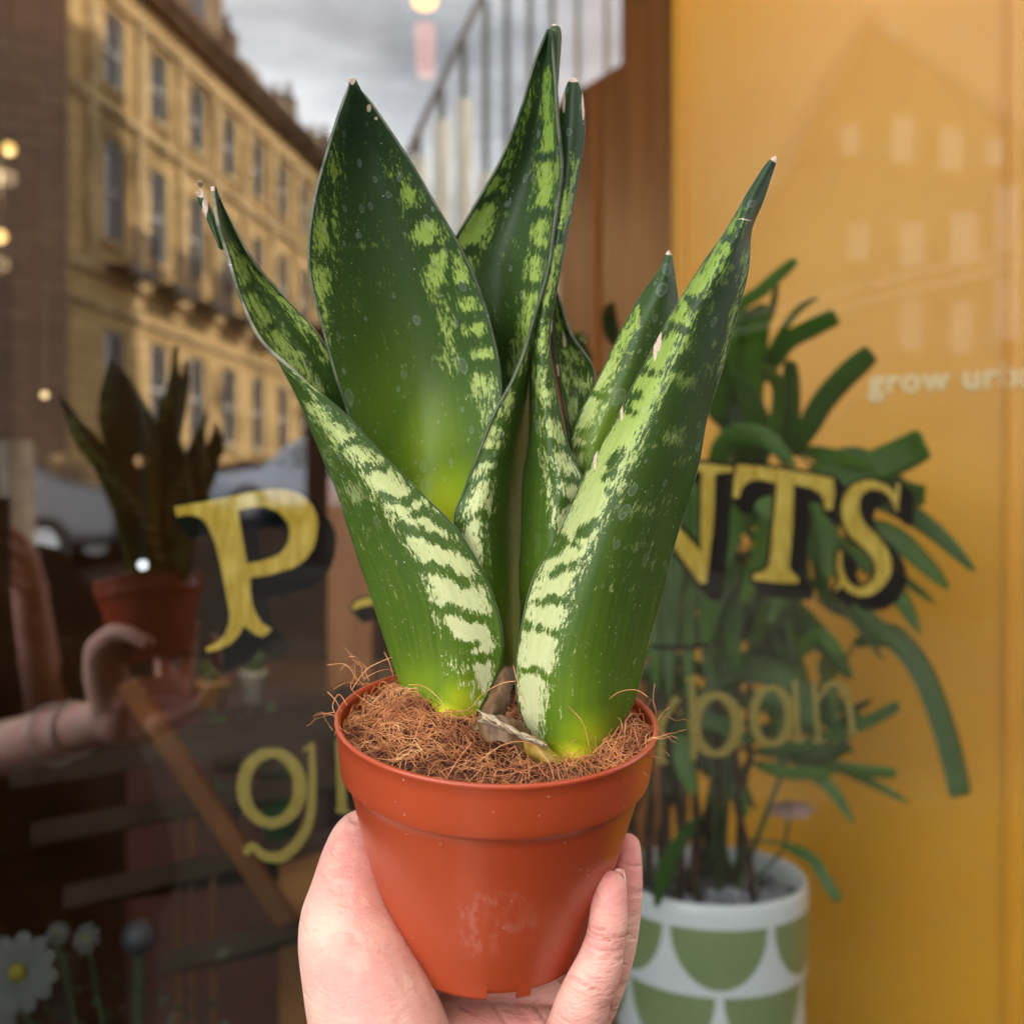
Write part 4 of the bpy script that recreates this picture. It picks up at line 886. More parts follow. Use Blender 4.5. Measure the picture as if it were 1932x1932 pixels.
def leaf(rows, n_across, n_along, band=(), slash=(), blob=(), speck=(), glow=(), dry=(), doff=0.0, name='leaf', label=None, thick=.0014, rimk=.2, tones=None, lens=(1400, 100), waves=0.0008, sides=None):
    G = np.array(rows, float)                         # (row, col, 3) in picture px and metres depth
    G = crs(G, n_along); G = crs(G.transpose(1, 0, 2), n_across).transpose(1, 0, 2)
    U, V, D = G[..., 0], G[..., 1], G[..., 2]+doff
    P = np.stack([(U-966)/1932*WF*D, D, EYE+(966-V)/1932*WF*D], -1)
    du = np.linalg.norm(np.diff(P, axis=1), axis=2); X = np.concatenate([np.zeros((n_along, 1)), du.cumsum(1)], 1); X -= X[:, -1:]/2
    dv = np.linalg.norm(np.diff(P[:, n_across//2], axis=0), axis=1); Y = np.concatenate([[0], dv.cumsum()])[:, None]*np.ones((1, n_across))
    W = X[:, -1:]-X[:, :1]; E = np.minimum(X-X[:, :1], X[:, -1:]-X)*1000
    nm = np.gradient(P, axis=0); nx_ = np.gradient(P, axis=1); N = np.cross(nm, nx_); N /= np.linalg.norm(N, axis=2, keepdims=True)+1e-12
    ph = RNG.random(6)*6.28
    wv = waves*(np.sin(Y*70+ph[0]+X*60)+.6*np.sin(Y*150+ph[1]))*np.clip(1-E/6, 0, 1)*np.clip(W*30, 0, 1)
    P = P + N*wv[..., None]
    soft = 22.0
    pale = np.zeros(U.shape)
    for line in band:
        for (a, b) in zip(line[:-1], line[1:]):
            d, t = seg_d(U, V, a, b); w_ = a[2]+(b[2]-a[2])*t; pale = np.maximum(pale, np.clip((w_-d)/soft*.5+.5, 0, 1))
    for (cu_, cv, ru, rv, *r_) in blob:
        st = r_[0] if r_ else 1; rr_ = np.sqrt(((U-cu_)/ru)**2+((V-cv)/rv)**2); pale = np.maximum(pale, st*np.clip((1-rr_)*min(ru, rv)/soft*.5+.5, 0, 1))
    for line, w_ in slash:
        for (a, b) in zip(line[:-1], line[1:]):
            d, t = seg_d(U, V, a, b); pale = pale*(1-np.clip((w_-d)/9*.5+.62, 0, 1))
    sk = np.full(U.shape, .03)
    for (cu_, cv, ru, rv, st) in speck: sk = np.maximum(sk, st*np.exp(-(((U-cu_)/ru)**2+((V-cv)/rv)**2)))
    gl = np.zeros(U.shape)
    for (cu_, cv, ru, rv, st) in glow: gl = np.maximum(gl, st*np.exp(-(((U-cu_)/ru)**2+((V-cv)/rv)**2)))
    dr = np.zeros(U.shape)
    for (cu_, cv, ru, rv) in dry: dr = np.maximum(dr, np.clip(1.6-np.sqrt(((U-cu_)/ru)**2+((V-cv)/rv)**2), 0, 1))
    me = bpy.data.meshes.new(name); A, C = n_along, n_across
    idx = np.arange(A*C).reshape(A, C); fs = np.stack([idx[:-1, :-1], idx[:-1, 1:], idx[1:, 1:], idx[1:, :-1]], -1).reshape(-1, 4)
    me.from_pydata(P.reshape(-1, 3).tolist(), [], fs.tolist())
    def att(n, a): x = me.attributes.new(n, 'FLOAT', 'POINT'); x.data.foreach_set('value', np.ascontiguousarray(a, dtype=np.float32).ravel())
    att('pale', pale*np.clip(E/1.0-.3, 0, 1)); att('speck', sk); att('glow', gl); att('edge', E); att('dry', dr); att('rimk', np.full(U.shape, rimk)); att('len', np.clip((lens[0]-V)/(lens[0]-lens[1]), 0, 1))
    ul = me.uv_layers.new(name='UVMap'); li = np.empty(len(me.loops), dtype=np.int64); me.loops.foreach_get('vertex_index', li)
    uvs = np.stack([X.ravel()[li], Y.ravel()[li]], -1).ravel(); ul.data.foreach_set('uv', uvs)
    me.materials.append(LEAF); me.polygons.foreach_set('use_smooth', [True]*len(me.polygons))
    o = put(bpy.data.objects.new(name, me), plant)
    sf = o.modifiers.new('thickness', 'SOLIDIFY'); sf.thickness = thick; sf.offset = 0
    if label: o['label'] = label
    return o

# broad leaf at the back left
leaf([[(850,1330,.428),(885,1335,.440),(915,1330,.432)],[(790,1180,.430),(865,1180,.446),(925,1180,.434)],[(735,1000,.431),(815,1005,.452),(905,1000,.436)],
      [(680,850,.430),(800,850,.456),(938,850,.438)],[(636,720,.428),(790,720,.457),(947,720,.438)],[(604,600,.425),(765,600,.453),(922,595,.436)],[(582,490,.422),(735,480,.447),(876,480,.433)],
      [(590,390,.420),(715,380,.441),(817,378,.430)],[(616,290,.418),(697,280,.434),(761,283,.427)],[(642,208,.417),(680,205,.425),(711,208,.423)],[(657,165,.417),(667,164,.418),(679,166,.419)],[(660,148,.416),(665,147,.417),(669,149,.418)]],
     90, 330, doff=.018, waves=.0003, label='broadest leaf, at the back left, with light painted into its yellow-green base',
     blob=[(628,317,6,18,.9),(631,370,3,30,.8),(605,445,13,37),(600,535,14,47),(603,612,11,24),(612,668,8,22,.8),(750,321,12,22,.62),(777,368,18,28,.72),(805,440,25,28),(838,485,21,30),(824,524,18,27),(868,520,18,20),(888,560,14,18,.8),
           (884,578,17,18),(900,620,18,18),(841,612,4,22),(850,640,2.5,14),(913,667,17,17),(908,721,13,22),(930,738,8,24,.85),(918,780,8,20,.8),(862,500,14,34,.8)],
     slash=[([(775,405),(830,402)],4),([(800,470),(850,462),(880,480)],3),([(840,548),(870,545),(905,552)],4),([(870,596),(900,598),(925,590)],4),([(880,645),(925,642)],4),([(895,690),(940,692)],5),([(850,470),(852,540)],1.6)],
     speck=[(650,468,60,14,.45),(710,461,40,14,.42),(690,540,70,26,.18),(740,610,60,30,.17),(700,420,50,16,.22),(720,700,60,30,.10),(660,560,25,60,.26),(640,640,25,50,.25),(760,400,30,30,.25)],
     glow=[(835,960,80,110,.72),(850,1050,70,120,.9),(810,850,80,130,.42),(740,760,90,150,.2)], dry=[(664,150,5,9),(698,203,4,7),(712,222,3,3)])  # glow: yellow-green base plus light on the lower leaf, put into colour
# long folded leaf at the front left
leaf([[(925,1345,.436),(845,1330,.446),(770,1328,.430),(828,1368,.414),(903,1345,.416)],[(925,1240,.445),(850,1240,.447),(738,1235,.430),(845,1245,.410),(948,1240,.414)],[(870,1120,.45),(800,1120,.449),(699,1115,.430),(815,1120,.409),(931,1125,.414)],
      [(830,1000,.452),(750,1000,.449),(664,1010,.430),(770,1010,.410),(872,1010,.415)],[(762,925,.452),(715,915,.448),(637,925,.429),(712,930,.412),(795,930,.417)],[(690,850,.450),(670,840,.445),(606,850,.427),(655,850,.414),(717,852,.418)],
      [(655,785,.448),(625,770,.440),(571,765,.425),(603,772,.415),(644,775,.418)],[(640,700,.440),(575,680,.434),(535,690,.421),(543,695,.415),(556,698,.414)],[(600,632,.430),(534,625,.431),(506,633,.421),(500,638,.416),(496,641,.413)],
      [(540,562,.427),(490,545,.427),(466,548,.418),(457,552,.413),(449,555,.411)],[(480,492,.421),(455,475,.421),(441,476,.415),(434,478,.411),(427,480,.409)],[(436,414,.414),(426,417,.414),(419,419,.411),(415,420,.409),(411,420,.407)],[(407,354,.4065),(405,352,.406),(403,352,.406),(402,352,.4055),(401,353,.405)]],
     110, 330, doff=.018, rimk=.45, label='long folded leaf leaning left with a striped cream band',
     band=[[(590,765,5),(622,800,10),(650,835,13),(690,868,17),(730,918,26),(775,965,33),(818,1025,40),(852,1090,46),(880,1165,45),(896,1236,38),(906,1290,22),(908,1318,10)],
           [(436,470,4),(444,497,7),(456,530,9),(475,570,11),(500,608,12),(525,645,12),(545,672,12),(568,698,9),(600,732,6)],[(462,488,2),(486,515,3),(510,543,5),(535,567,7),(556,585,8),(585,615,8),(605,640,8),(615,670,6)]],
     slash=[([(690,884),(722,886)],3),([(722,935),(765,950),(780,940)],4),([(775,972),(800,968),(832,986),(850,1000)],5),([(760,996),(790,1002),(819,1017),(845,1026),(880,1040)],6),([(780,1066),(815,1070),(842,1080),(877,1099),(915,1094)],6),
            ([(810,1154),(850,1148),(884,1163),(930,1172)],6),([(840,1212),(877,1221),(900,1215)],4),([(870,1240),(905,1243),(942,1236)],5),([(842,1190),(858,1230),(870,1275)],2.5),([(882,1240),(892,1270),(900,1310)],3),([(462,548),(480,540)],4),([(508,620),(525,610)],3),([(655,838),(690,832)],3)],
     speck=[(573,714,14,10,.6),(600,810,14,14,.42),(619,862,24,26,.45),(669,929,36,30,.62),(640,890,30,20,.35),(700,1000,30,30,.24),(760,1130,40,30,.22),(540,660,12,10,.5)],
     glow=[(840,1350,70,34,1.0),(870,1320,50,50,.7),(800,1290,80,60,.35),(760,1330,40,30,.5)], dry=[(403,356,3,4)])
leaf([[(424,470,.4135),(418,470,.412),(412,466,.4115)],[(408,420,.413),(400,418,.411),(393,416,.412)],[(392,380,.412),(384,378,.410),(375,378,.411)],[(386,362,.411),(380,360,.410),(374,362,.411)]],
     12, 50, doff=.020, label='torn side of the leaning leaf tip', thick=.0008, dry=[(388,392,4,30),(381,362,12,10)], lens=(900,300))
# dry curl on that tip
m = MB()
for i in range(14):
    c = F(378+random.gauss(0,3), 344+i*1.6, .4305); s = .0007*random.uniform(.6,1.4)
    m.add([c+Vector((random.gauss(0,1),random.gauss(0,1),random.gauss(0,1.3)))*s for _ in range(4)], [(0,1,2),(0,2,3),(1,2,3),(0,1,3)])
drym = plain('dry_leaf_tissue', (.42,.27,.17), .8, .4, 300, bump=.4)
m.build('dry_tip', drym, plant)
# tall leaf at the back centre
leaf([[(930,1290,.447),(960,1290,.468),(975,1290,.456),(960,1290,.430),(940,1290,.426)],[(900,1150,.449),(950,1150,.474),(979,1150,.460),(930,1150,.424),(890,1150,.424)],[(890,1000,.452),(950,1000,.476),(986,1000,.462),(920,1000,.424),(857,990,.424)],
      [(885,900,.453),(950,900,.476),(991,900,.462),(935,900,.427),(879,915,.425)],[(880,800,.454),(950,800,.474),(997,800,.458),(963,795,.431),(926,791,.426)],[(872,700,.454),(950,700,.470),(1002,700,.450),(985,710,.432),(965,716,.427)],
      [(862,600,.453),(950,610,.459),(1011,625,.440),(1008,627,.433),(1003,632,.428)],[(846,490,.450),(945,500,.456),(1024,510,.438),(1030,512,.433),(1033,515,.428)],[(886,400,.446),(970,400,.452),(1036,410,.436),(1043,411,.432),(1048,412,.427)],
      [(945,300,.439),(1000,300,.445),(1042,305,.433),(1050,306,.429),(1055,307,.424)],[(985,200,.431),(1018,200,.435),(1040,200,.429),(1047,200,.426),(1052,200,.421)],[(1011,112,.425),(1028,110,.427),(1037,110,.424),(1042,110,.422),(1045,110,.419)],[(1032,58,.419),(1036,55,.419),(1039,54,.418),(1042,55,.417),(1045,57,.416)]],
     110, 360, doff=.018, rimk=.15, label='tallest leaf, upright at the back centre with a folded tip',
     band=[[(1000,165,2),(995,187,3),(971,247,5),(954,301,8),(931,344,14),(911,410,24),(882,462,24),(872,505,16)],[(1035,140,3),(1036,175,6),(1036,217,9),(1036,267,12),(1032,334,15),(1029,384,15),(1022,451,13),(1009,511,11),(1001,585,11),(992,635,7),(975,690,6)],
           [(958,745,4),(952,768,6),(921,845,14),(901,937,20),(890,990,22),(894,1040,16),(903,1080,8)]],
     slash=[([(905,380),(930,370),(960,376)],6),([(925,325),(950,322)],2.5),([(870,478),(895,470),(915,482)],5),([(1008,411),(1024,400),(1045,405)],5),([(1005,470),(1030,478)],4),([(990,541),(1020,541)],6),([(1020,300),(1045,292)],3),([(930,795),(950,800)],4),([(896,868),(915,860),(940,864)],6),([(880,929),(915,895)],5),([(868,994),(907,968)],4),([(958,270),(966,262)],4)],
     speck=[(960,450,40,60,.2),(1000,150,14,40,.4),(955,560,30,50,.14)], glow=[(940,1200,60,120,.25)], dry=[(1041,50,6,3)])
leaf([[(1045,190,.4235),(1047,190,.4225),(1049,190,.4235)],[(1041,120,.424),(1048,120,.4215),(1055,122,.424)],[(1038,70,.4235),(1049,66,.4205),(1059,72,.4235)],[(1040,49,.423),(1047,46,.4215),(1056,52,.423)]], 20, 60, doff=.0185,
     label='rolled flap at the tallest tip', thick=.0008, dry=[(1048,46,10,3)], lens=(400,-100))
leaf([[(955,1290,.462),(978,1290,.458),(1000,1290,.462)],[(955,1100,.470),(982,1100,.466),(1008,1100,.470)],[(962,900,.474),(990,900,.470),(1015,900,.474)],[(975,760,.474),(995,760,.471),(1016,760,.474)],[(990,670,.472),(1003,670,.470),(1018,670,.472)],[(1006,640,.470),(1008,638,.470),(1010,640,.470)]],
     24, 120, doff=.018, rimk=0, lens=(3000,-600), label='added dark leaf filling the shaded gap in the centre')  # added leaf, coloured dark to stand for shade between the leaves
# narrow upright leaf right of it
leaf([[(985,1250,.446),(1015,1250,.424),(1050,1240,.43)],[(985,1100,.450),(1035,1100,.424),(1085,1100,.432)],[(988,980,.450),(1040,980,.426),(1092,980,.434)],[(991,900,.450),(1050,915,.428),(1102,915,.433)],[(994,850,.449),(1035,850,.430),(1076,852,.434)],
      [(1002,740,.446),(1025,740,.432),(1048,740,.435)],[(1010,640,.437),(1023,640,.434),(1036,640,.436)],[(1022,540,.437),(1035,540,.434),(1051,540,.436)],[(1042,430,.437),(1057,430,.433),(1073,430,.437)],[(1052,340,.437),(1070,340,.433),(1088,340,.437)],
      [(1055,250,.436),(1078,250,.432),(1101,252,.436)],[(1062,190,.435),(1081,188,.432),(1099,192,.435)],[(1072,158,.434),(1082,155,.433),(1091,160,.434)],[(1079,150,.434),(1082,149,.434),(1085,150,.434)]],
     60, 340, doff=.014, rimk=.4, label='narrow upright leaf with a rounded brown-edged tip, right of the tallest',
     band=[[(1030,560,6),(1028,628,6),(1020,718,5),(1028,745,7),(1041,805,10),(1063,865,15),(1078,914,19),(1076,963,17),(1068,1000,9)],[(1088,300,2),(1071,368,4),(1061,418,6),(1046,470,7),(1040,495,8),(1030,555,7)],[(1033,846,1.5),(1040,920,2),(1048,985,2.5)]],
     slash=[([(1020,772),(1048,780)],5),([(1040,838),(1070,848)],6),([(1055,900),(1095,912)],5),([(1050,945),(1080,947)],4),([(1050,450),(1070,444)],4),([(1025,590),(1040,594)],4),([(1020,680),(1036,684)],4)],
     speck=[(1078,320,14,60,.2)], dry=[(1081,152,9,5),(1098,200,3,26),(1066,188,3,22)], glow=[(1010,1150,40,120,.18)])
# short blotched leaf behind
leaf([[(1080,960,.452),(1092,960,.455),(1104,960,.452)],[(1073,850,.452),(1090,850,.457),(1108,850,.452)],[(1062,760,.452),(1088,760,.458),(1114,765,.452)],[(1050,680,.452),(1082,690,.457),(1119,698,.452)],[(1044,610,.45),(1060,620,.454),(1079,632,.45)],[(1043,560,.449),(1050,565,.45),(1057,570,.449)],[(1045,536,.449),(1046,535,.449),(1047,537,.449)]],
     50, 160, doff=.022, label='short blotched leaf half hidden behind the narrow leaf',
     blob=[(1050,568,7,25),(1055,612,9,15),(1082,669,19,13),(1068,715,15,20,.9),(1099,724,13,13),(1077,773,12,20),(1065,640,8,14,.7),(1095,790,10,12,.6)], dry=[(1064,640,4,15),(1051,715,3,26)], speck=[(1085,740,30,80,.35)])
# pointed leaf in the middle right
leaf([[(1085,960,.447),(1130,960,.438),(1180,960,.449)],[(1076,865,.446),(1120,860,.437),(1180,860,.447)],[(1086,802,.445),(1140,800,.436),(1215,800,.447)],[(1135,702,.444),(1185,700,.436),(1245,700,.446)],[(1170,628,.443),(1215,620,.436),(1275,640,.446)],[(1207,562,.441),(1243,560,.436),(1277,570,.445)],[(1243,513,.438),(1256,513,.435),(1272,528,.441)],[(1256,485,.436),(1260,484,.435),(1266,486,.437)],[(1260,474,.435),(1261.5,473,.435),(1263,474,.435)]],
     80, 220, doff=.016, label='shorter pointed leaf behind the right front leaf', waves=.0003,
     band=[[(1205,592,3),(1195,615,5),(1172,650,9),(1153,691,14),(1130,729,16),(1118,765,17),(1101,800,15),(1093,833,14),(1088,865,9)]],
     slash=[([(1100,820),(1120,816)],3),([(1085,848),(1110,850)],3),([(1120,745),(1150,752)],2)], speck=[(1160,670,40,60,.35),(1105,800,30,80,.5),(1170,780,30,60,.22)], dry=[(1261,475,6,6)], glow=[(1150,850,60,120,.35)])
# big front leaf at the right
leaf([[(1004,1398,.412),(1062,1446,.402),(1112,1440,.404),(1152,1400,.420)],[(979,1330,.414),(1050,1352,.398),(1122,1355,.399),(1190,1325,.419)],[(976,1240,.414),(1050,1245,.396),(1135,1250,.397),(1217,1240,.418)],[(1008,1100,.412),(1085,1100,.394),(1165,1100,.395),(1252,1100,.417)],
      [(1058,1000,.411),(1120,990,.394),(1200,980,.395),(1281,990,.415)],[(1112,880,.409),(1165,880,.394),(1240,870,.395),(1315,870,.412)],[(1170,782,.407),(1215,780,.394),(1280,760,.395),(1338,770,.410)],[(1220,688,.405),(1260,680,.393),(1310,665,.394),(1370,668,.408)],
      [(1266,592,.403),(1300,590,.392),(1340,575,.393),(1391,590,.406)],[(1319,510,.401),(1347,505,.392),(1375,500,.393),(1407,510,.404)],[(1371,436,.399),(1388,432,.393),(1402,428,.393),(1414,436,.401)],[(1408,372,.397),(1418,370,.394),(1428,372,.395),(1437,378,.399)],[(1437,325,.396),(1442,323,.395),(1448,323,.395),(1454,327,.397)],[(1456,298,.395),(1459,296,.395),(1462,296,.395),(1465,299,.395)]],
     96, 360, rimk=.8, label='largest front leaf, leaning right with a broad cream band down its left edge', waves=.0005,
     band=[[(1400,400,3),(1385,430,6),(1372,458,9),(1345,500,13),(1316,540,15),(1284,605,19),(1252,666,21),(1224,737,24),(1184,806,29),(1163,852,32),(1134,906,32),(1108,967,32),(1090,1006,31),(1058,1075,33),(1030,1159,38),(1015,1228,36),(1006,1290,31),(1001,1351,25),(1003,1398,18)],
           [(1204,830,3),(1196,850,3),(1188,872,2.5)],[(1178,905,2.5),(1168,930,2)],[(1404,480,3),(1402,530,3.5),(1396,565,3)],[(1388,585,4),(1378,625,3)],[(1370,650,3),(1362,690,2)]],
     slash=[([(1372,452),(1382,460)],3),([(1306,568),(1318,580)],6),([(1268,618),(1290,622)],4),([(1245,640),(1258,632)],3),([(1192,752),(1207,748)],6),([(1180,770),(1200,782)],3),([(1150,878),(1160,868),(1176,852)],4),([(1140,905),(1158,890)],3),([(1092,1010),(1105,1002),(1122,985)],5),([(1070,1026),(1090,1030)],2),
            ([(1040,1046),(1052,1040),(1064,1018)],6),([(1042,1086),(1060,1074),(1092,1062)],4),([(1020,1138),(1045,1132),(1070,1134)],4),([(990,1180),(1020,1186),(1052,1196)],3),([(985,1270),(1010,1262),(1040,1280)],2),([(1215,700),(1235,706)],4),([(1150,930),(1162,936)],3)],
     speck=[(1376,504,14,12,.65),(1364,532,14,12,.55),(1339,581,12,18,.6),(1343,646,10,12,.6),(1299,650,17,20,.55),(1290,719,32,22,.72),(1335,699,8,14,.5),(1268,825,28,26,.72),(1280,871,18,14,.4),(1211,960,48,22,.48),(1226,841,20,14,.5),(1203,1029,34,15,.45),(1318,740,12,30,.4),(1250,940,40,20,.4),(1160,1110,40,14,.22),(1240,760,20,18,.5),(1220,1060,30,14,.32)],
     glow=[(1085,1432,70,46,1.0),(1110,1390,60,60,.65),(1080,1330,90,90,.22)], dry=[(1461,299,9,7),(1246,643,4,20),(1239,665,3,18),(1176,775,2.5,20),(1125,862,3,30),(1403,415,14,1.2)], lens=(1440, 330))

# dry sheaths at the foot of the leaves
q = NT('papery_sheath'); n1 = q.noise(140, 6, q.coord('Object', (1,1,.4))); q.p(Base_Color=q.ramp(n1, [(.3,(.035,.014,.007)),(.5,(.11,.05,.018)),(.75,(.26,.15,.06))]), Roughness=.6); q.bump(n1, .6, .001); shm = q.m
q = NT('yellow_sheath'); n1 = q.noise(120, 6, q.coord('Object', (1,1,.4))); q.p(Base_Color=q.ramp(n1, [(.3,(.20,.09,.02)),(.5,(.34,.24,.03)),(.75,(.45,.38,.06))]), Roughness=.5); q.bump(n1, .5, .001); shy = q.m
def sheath(rows, mat, name='dry_sheath'):
    G = np.array(rows, float); G = crs(G, 26); G = crs(G.transpose(1,0,2), 10).transpose(1,0,2); vs = []
    for i in range(26):
        for j in range(10): u, v, d = G[i, j]; vs.append(F(u, v, d) + Vector(noise.noise_vector((u*.05, v*.05, j)))*.0009)
    m = MB(); m.add(vs, [(i*10+j, i*10+j+1, i*10+j+11, i*10+j+10) for i in range(25) for j in range(9)])
    o = m.build(name, mat, plant, True); sf = o.modifiers.new('thickness', 'SOLIDIFY'); sf.thickness = .0006; return o
sheath([[(945,1262,.424),(958,1258,.420),(972,1262,.424)],[(926,1300,.418),(944,1300,.413),(966,1302,.418)],[(905,1345,.412),(928,1340,.406),(955,1345,.412)],[(890,1378,.408),(912,1375,.403),(940,1380,.410)]], shm)
sheath([[(898,1340,.400),(912,1352,.398),(900,1362,.402)],[(930,1352,.396),(935,1362,.394),(935,1372,.398)],[(965,1372,.394),(968,1380,.392),(968,1388,.396)],[(1000,1388,.392),(1000,1396,.390),(1002,1404,.394)],[(1030,1402,.390),(1030,1408,.389),(1030,1414,.392)]], plain('pale_dry_strip', (.48,.36,.22), .7, .35, 250, bump=.4))
sheath([[(985,1385,.402),(1010,1390,.396),(1030,1400,.402)],[(990,1420,.398),(1020,1415,.390),(1055,1425,.398)],[(1010,1445,.396),(1040,1440,.388),(1075,1448,.396)]], shy)
sheath([[(900,1352,.406),(950,1350,.400),(1000,1375,.406)],[(905,1375,.404),(955,1378,.398),(1005,1400,.404)],[(915,1400,.402),(960,1402,.397),(1010,1425,.402)]], shm)
m = MB()
for i in range(40):
    c = F(random.uniform(985,1010), random.uniform(1280,1390), .414); m.tube([c, c+Vector((random.gauss(0,.001), random.gauss(0,.001), .004))], .0003, 5)
m.build('dry_fringe', drym, plant)

# ================================================================== THE PERSON
def blobmesh(chains, voxel, iters, name):
    """chains: lists of (point, radius); one watertight skin around all of them"""
    bm = bmesh.new()
    for ch in chains:
        for (p0, r0), (p1, r1) in zip(ch[:-1], ch[1:]):
            L_ = (p1-p0).length; n_ = max(2, int(L_/(min(r0, r1)*.22))+1)
            for k in range(n_+1):
                t = k/n_; bmesh.ops.create_icosphere(bm, subdivisions=3 if r0 < .05 else 3, radius=r0+(r1-r0)*t, matrix=Matrix.Translation(p0.lerp(p1, t)))
    me = bpy.data.meshes.new('tmp'); bm.to_mesh(me); bm.free()
    o = bpy.data.objects.new('tmp', me); COL.objects.link(o)
    r_ = o.modifiers.new('r', 'REMESH'); r_.mode = 'VOXEL'; r_.voxel_size = voxel
    s_ = o.modifiers.new('s', 'SMOOTH'); s_.factor = .5; s_.iterations = iters
    dg = bpy.context.evaluated_depsgraph_get(); dg.update(); out_ = bpy.data.meshes.new_from_object(o.evaluated_get(dg)); out_.name = name
    bpy.data.objects.remove(o); bpy.data.meshes.remove(me); return out_
def ch(*pts): return [(F(u, v, d), r_*WF/1932*d) for u, v, d, r_ in pts]
def chw(*pts): return [(Vector(p), r_) for p, r_ in pts]
def smooth_chain(c, n=4):
    P = np.array([[*p, r_] for p, r_ in c]); Q = crs(P, (len(P)-1)*n+1); return [(Vector(x[:3]), x[3]) for x in Q]
wrist = F(760, 2240, .39); elbow = Vector((-.070, .0, 1.15))
hand = [smooth_chain(ch((770,2110,.402,135),(735,2010,.402,132),(712,1935,.404,127),(684,1845,.408,113),(656,1755,.414,93),(662,1685,.424,77),(670,1622,.437,64),(678,1578,.452,48),(705,1562,.470,38),(740,1570,.488,32))),
        smooth_chain(ch((1151,1675,.405,33),(1147,1740,.402,38),(1142,1768,.402,37),(1132,1815,.402,44),(1118,1850,.402,48),(1108,1868,.403,48),(1096,1905,.405,53),(1075,1970,.415,58),(1020,2050,.425,66),(930,2120,.42,80))),
        smooth_chain(ch((1183,1598,.437,27),(1183,1650,.434,30),(1179,1700,.432,33),(1162,1790,.432,38),(1124,1890,.434,43),(1060,2000,.44,50),(960,2090,.435,70))),
        smooth_chain(ch((1128,1590,.485,25),(1142,1690,.480,30),(1118,1820,.474,35),(1060,1940,.465,42),(960,2050,.45,60))),
        smooth_chain(ch((1070,1570,.500,25),(1085,1680,.500,30),(1065,1820,.495,35),(1000,1950,.480,42),(900,2060,.455,65))),
        ch((800,2060,.415,118),(900,2062,.425,112),(980,2050,.430,100)), ch((790,2150,.41,130),(900,2150,.425,120)), ch((850,1955,.428,60),(950,1952,.432,58),(1040,1960,.43,56)), ch((870,1900,.443,55),(960,1895,.445,55),(1030,1900,.445,50)),
        [(F(800,2180,.41), .027), (wrist, .026), (wrist.lerp(elbow, .45), .034), (elbow, .040)]]
hm = blobmesh(hand, .0012, 11, 'hand_part')
DX = .34
head_c = Vector((.02+DX*.25, -.36, 1.60))
rhand = [chw(((.105,-.05,1.38),.026),((.085,-.035,1.43),.024)), chw(((.085,-.03,1.45),.011),((.064,-.022,1.47),.009),((.04,-.020,1.475),.008)), chw(((.085,-.03,1.43),.011),((.062,-.022,1.445),.009),((.038,-.020,1.45),.008)),
         chw(((.085,-.03,1.41),.011),((.062,-.022,1.42),.009),((.038,-.020,1.425),.008)), chw(((.088,-.03,1.39),.010),((.064,-.022,1.398),.008),((.045,-.020,1.40),.007)), chw(((.08,-.045,1.42),.013),((.05,-.040,1.44),.010),((.02,-.035,1.45),.009)),
         chw(((.105,-.05,1.37),.026),((.14,-.09,1.27),.030),((.20,-.16,1.16),.038))]
hh = [chw((head_c+Vector((0,0,.03)),.088),(head_c+Vector((0,.02,-.03)),.078)), chw((head_c+Vector((0,.035,-.07)),.050),(head_c+Vector((0,.03,-.04)),.062)), chw((head_c+Vector((0,.10,-.005)),.010),(head_c+Vector((0,.108,-.03)),.014)),
      chw((head_c+Vector((0,-.01,-.1)),.052),(head_c+Vector((0,-.02,-.2)),.058)), chw((head_c+Vector((.085,0,-.01)),.014),(head_c+Vector((.085,0,-.04)),.012)), chw((head_c+Vector((-.085,0,-.01)),.014),(head_c+Vector((-.085,0,-.04)),.012)),
      chw((head_c+Vector((-.02,.093,-.065)),.010),(head_c+Vector((.02,.093,-.065)),.010))]
rm_ = blobmesh(rhand, .003, 4, 'r'); fm_ = blobmesh(hh, .005, 4, 'h')
bmj = bmesh.new()
for mm in (hm, rm_, fm_): bmj.from_mesh(mm)
bme = bpy.data.meshes.new('body'); bmj.to_mesh(bme); bmj.free()
q = NT('skin')
bl = q.n('ShaderNodeAttribute', attribute_name='blush').outputs['Fac']; n1 = q.noise(28, 5); n2 = q.noise(420, 5); n3 = q.noise(240, 6, q.coord('Object', (1,1,3.2), (0,.5,.3)))
vz = q.n('ShaderNodeTexVoronoi', {'Scale': 900.0}); q.set(vz.inputs['Vector'], q.coord())
cc = q.mix(q.smooth(n1, .35, .7), (.82,.48,.36), (.70,.31,.25)); cc = q.mix(bl, cc, (.72,.235,.20)); cc = q.mix(q.math('MULTIPLY', q.smooth(n3, .5, .75), .28), cc, (.56,.22,.17)); cc = q.mix(q.math('MULTIPLY', q.smooth(q.noise(75, 4), .52, .7), .3), cc, (.86,.58,.42))
cc = q.mix(q.math('MULTIPLY', q.n('ShaderNodeAttribute', attribute_name='crease').outputs['Fac'], .45), cc, (.48,.16,.12))
q.p(Base_Color=cc, Roughness=.56); q.b.inputs['Subsurface Weight'].default_value = .25; q.b.inputs['Subsurface Scale'].default_value = .006; q.b.inputs['Subsurface Radius'].default_value = (1,.35,.2)
wv_ = q.n('ShaderNodeTexWave', {'Scale': 62.0, 'Distortion': 5.0, 'Detail': 3.0, 'Detail Scale': 2.2}); q.set(wv_.inputs['Vector'], q.coord('Object', (.25,.3,1), (0,.55,0)))
wr = q.math('MULTIPLY', q.math('POWER', wv_.outputs['Fac'], 5.0), q.smooth(q.noise(45, 3), .42, .6))
crs_a = q.n('ShaderNodeAttribute', attribute_name='crease').outputs['Fac']
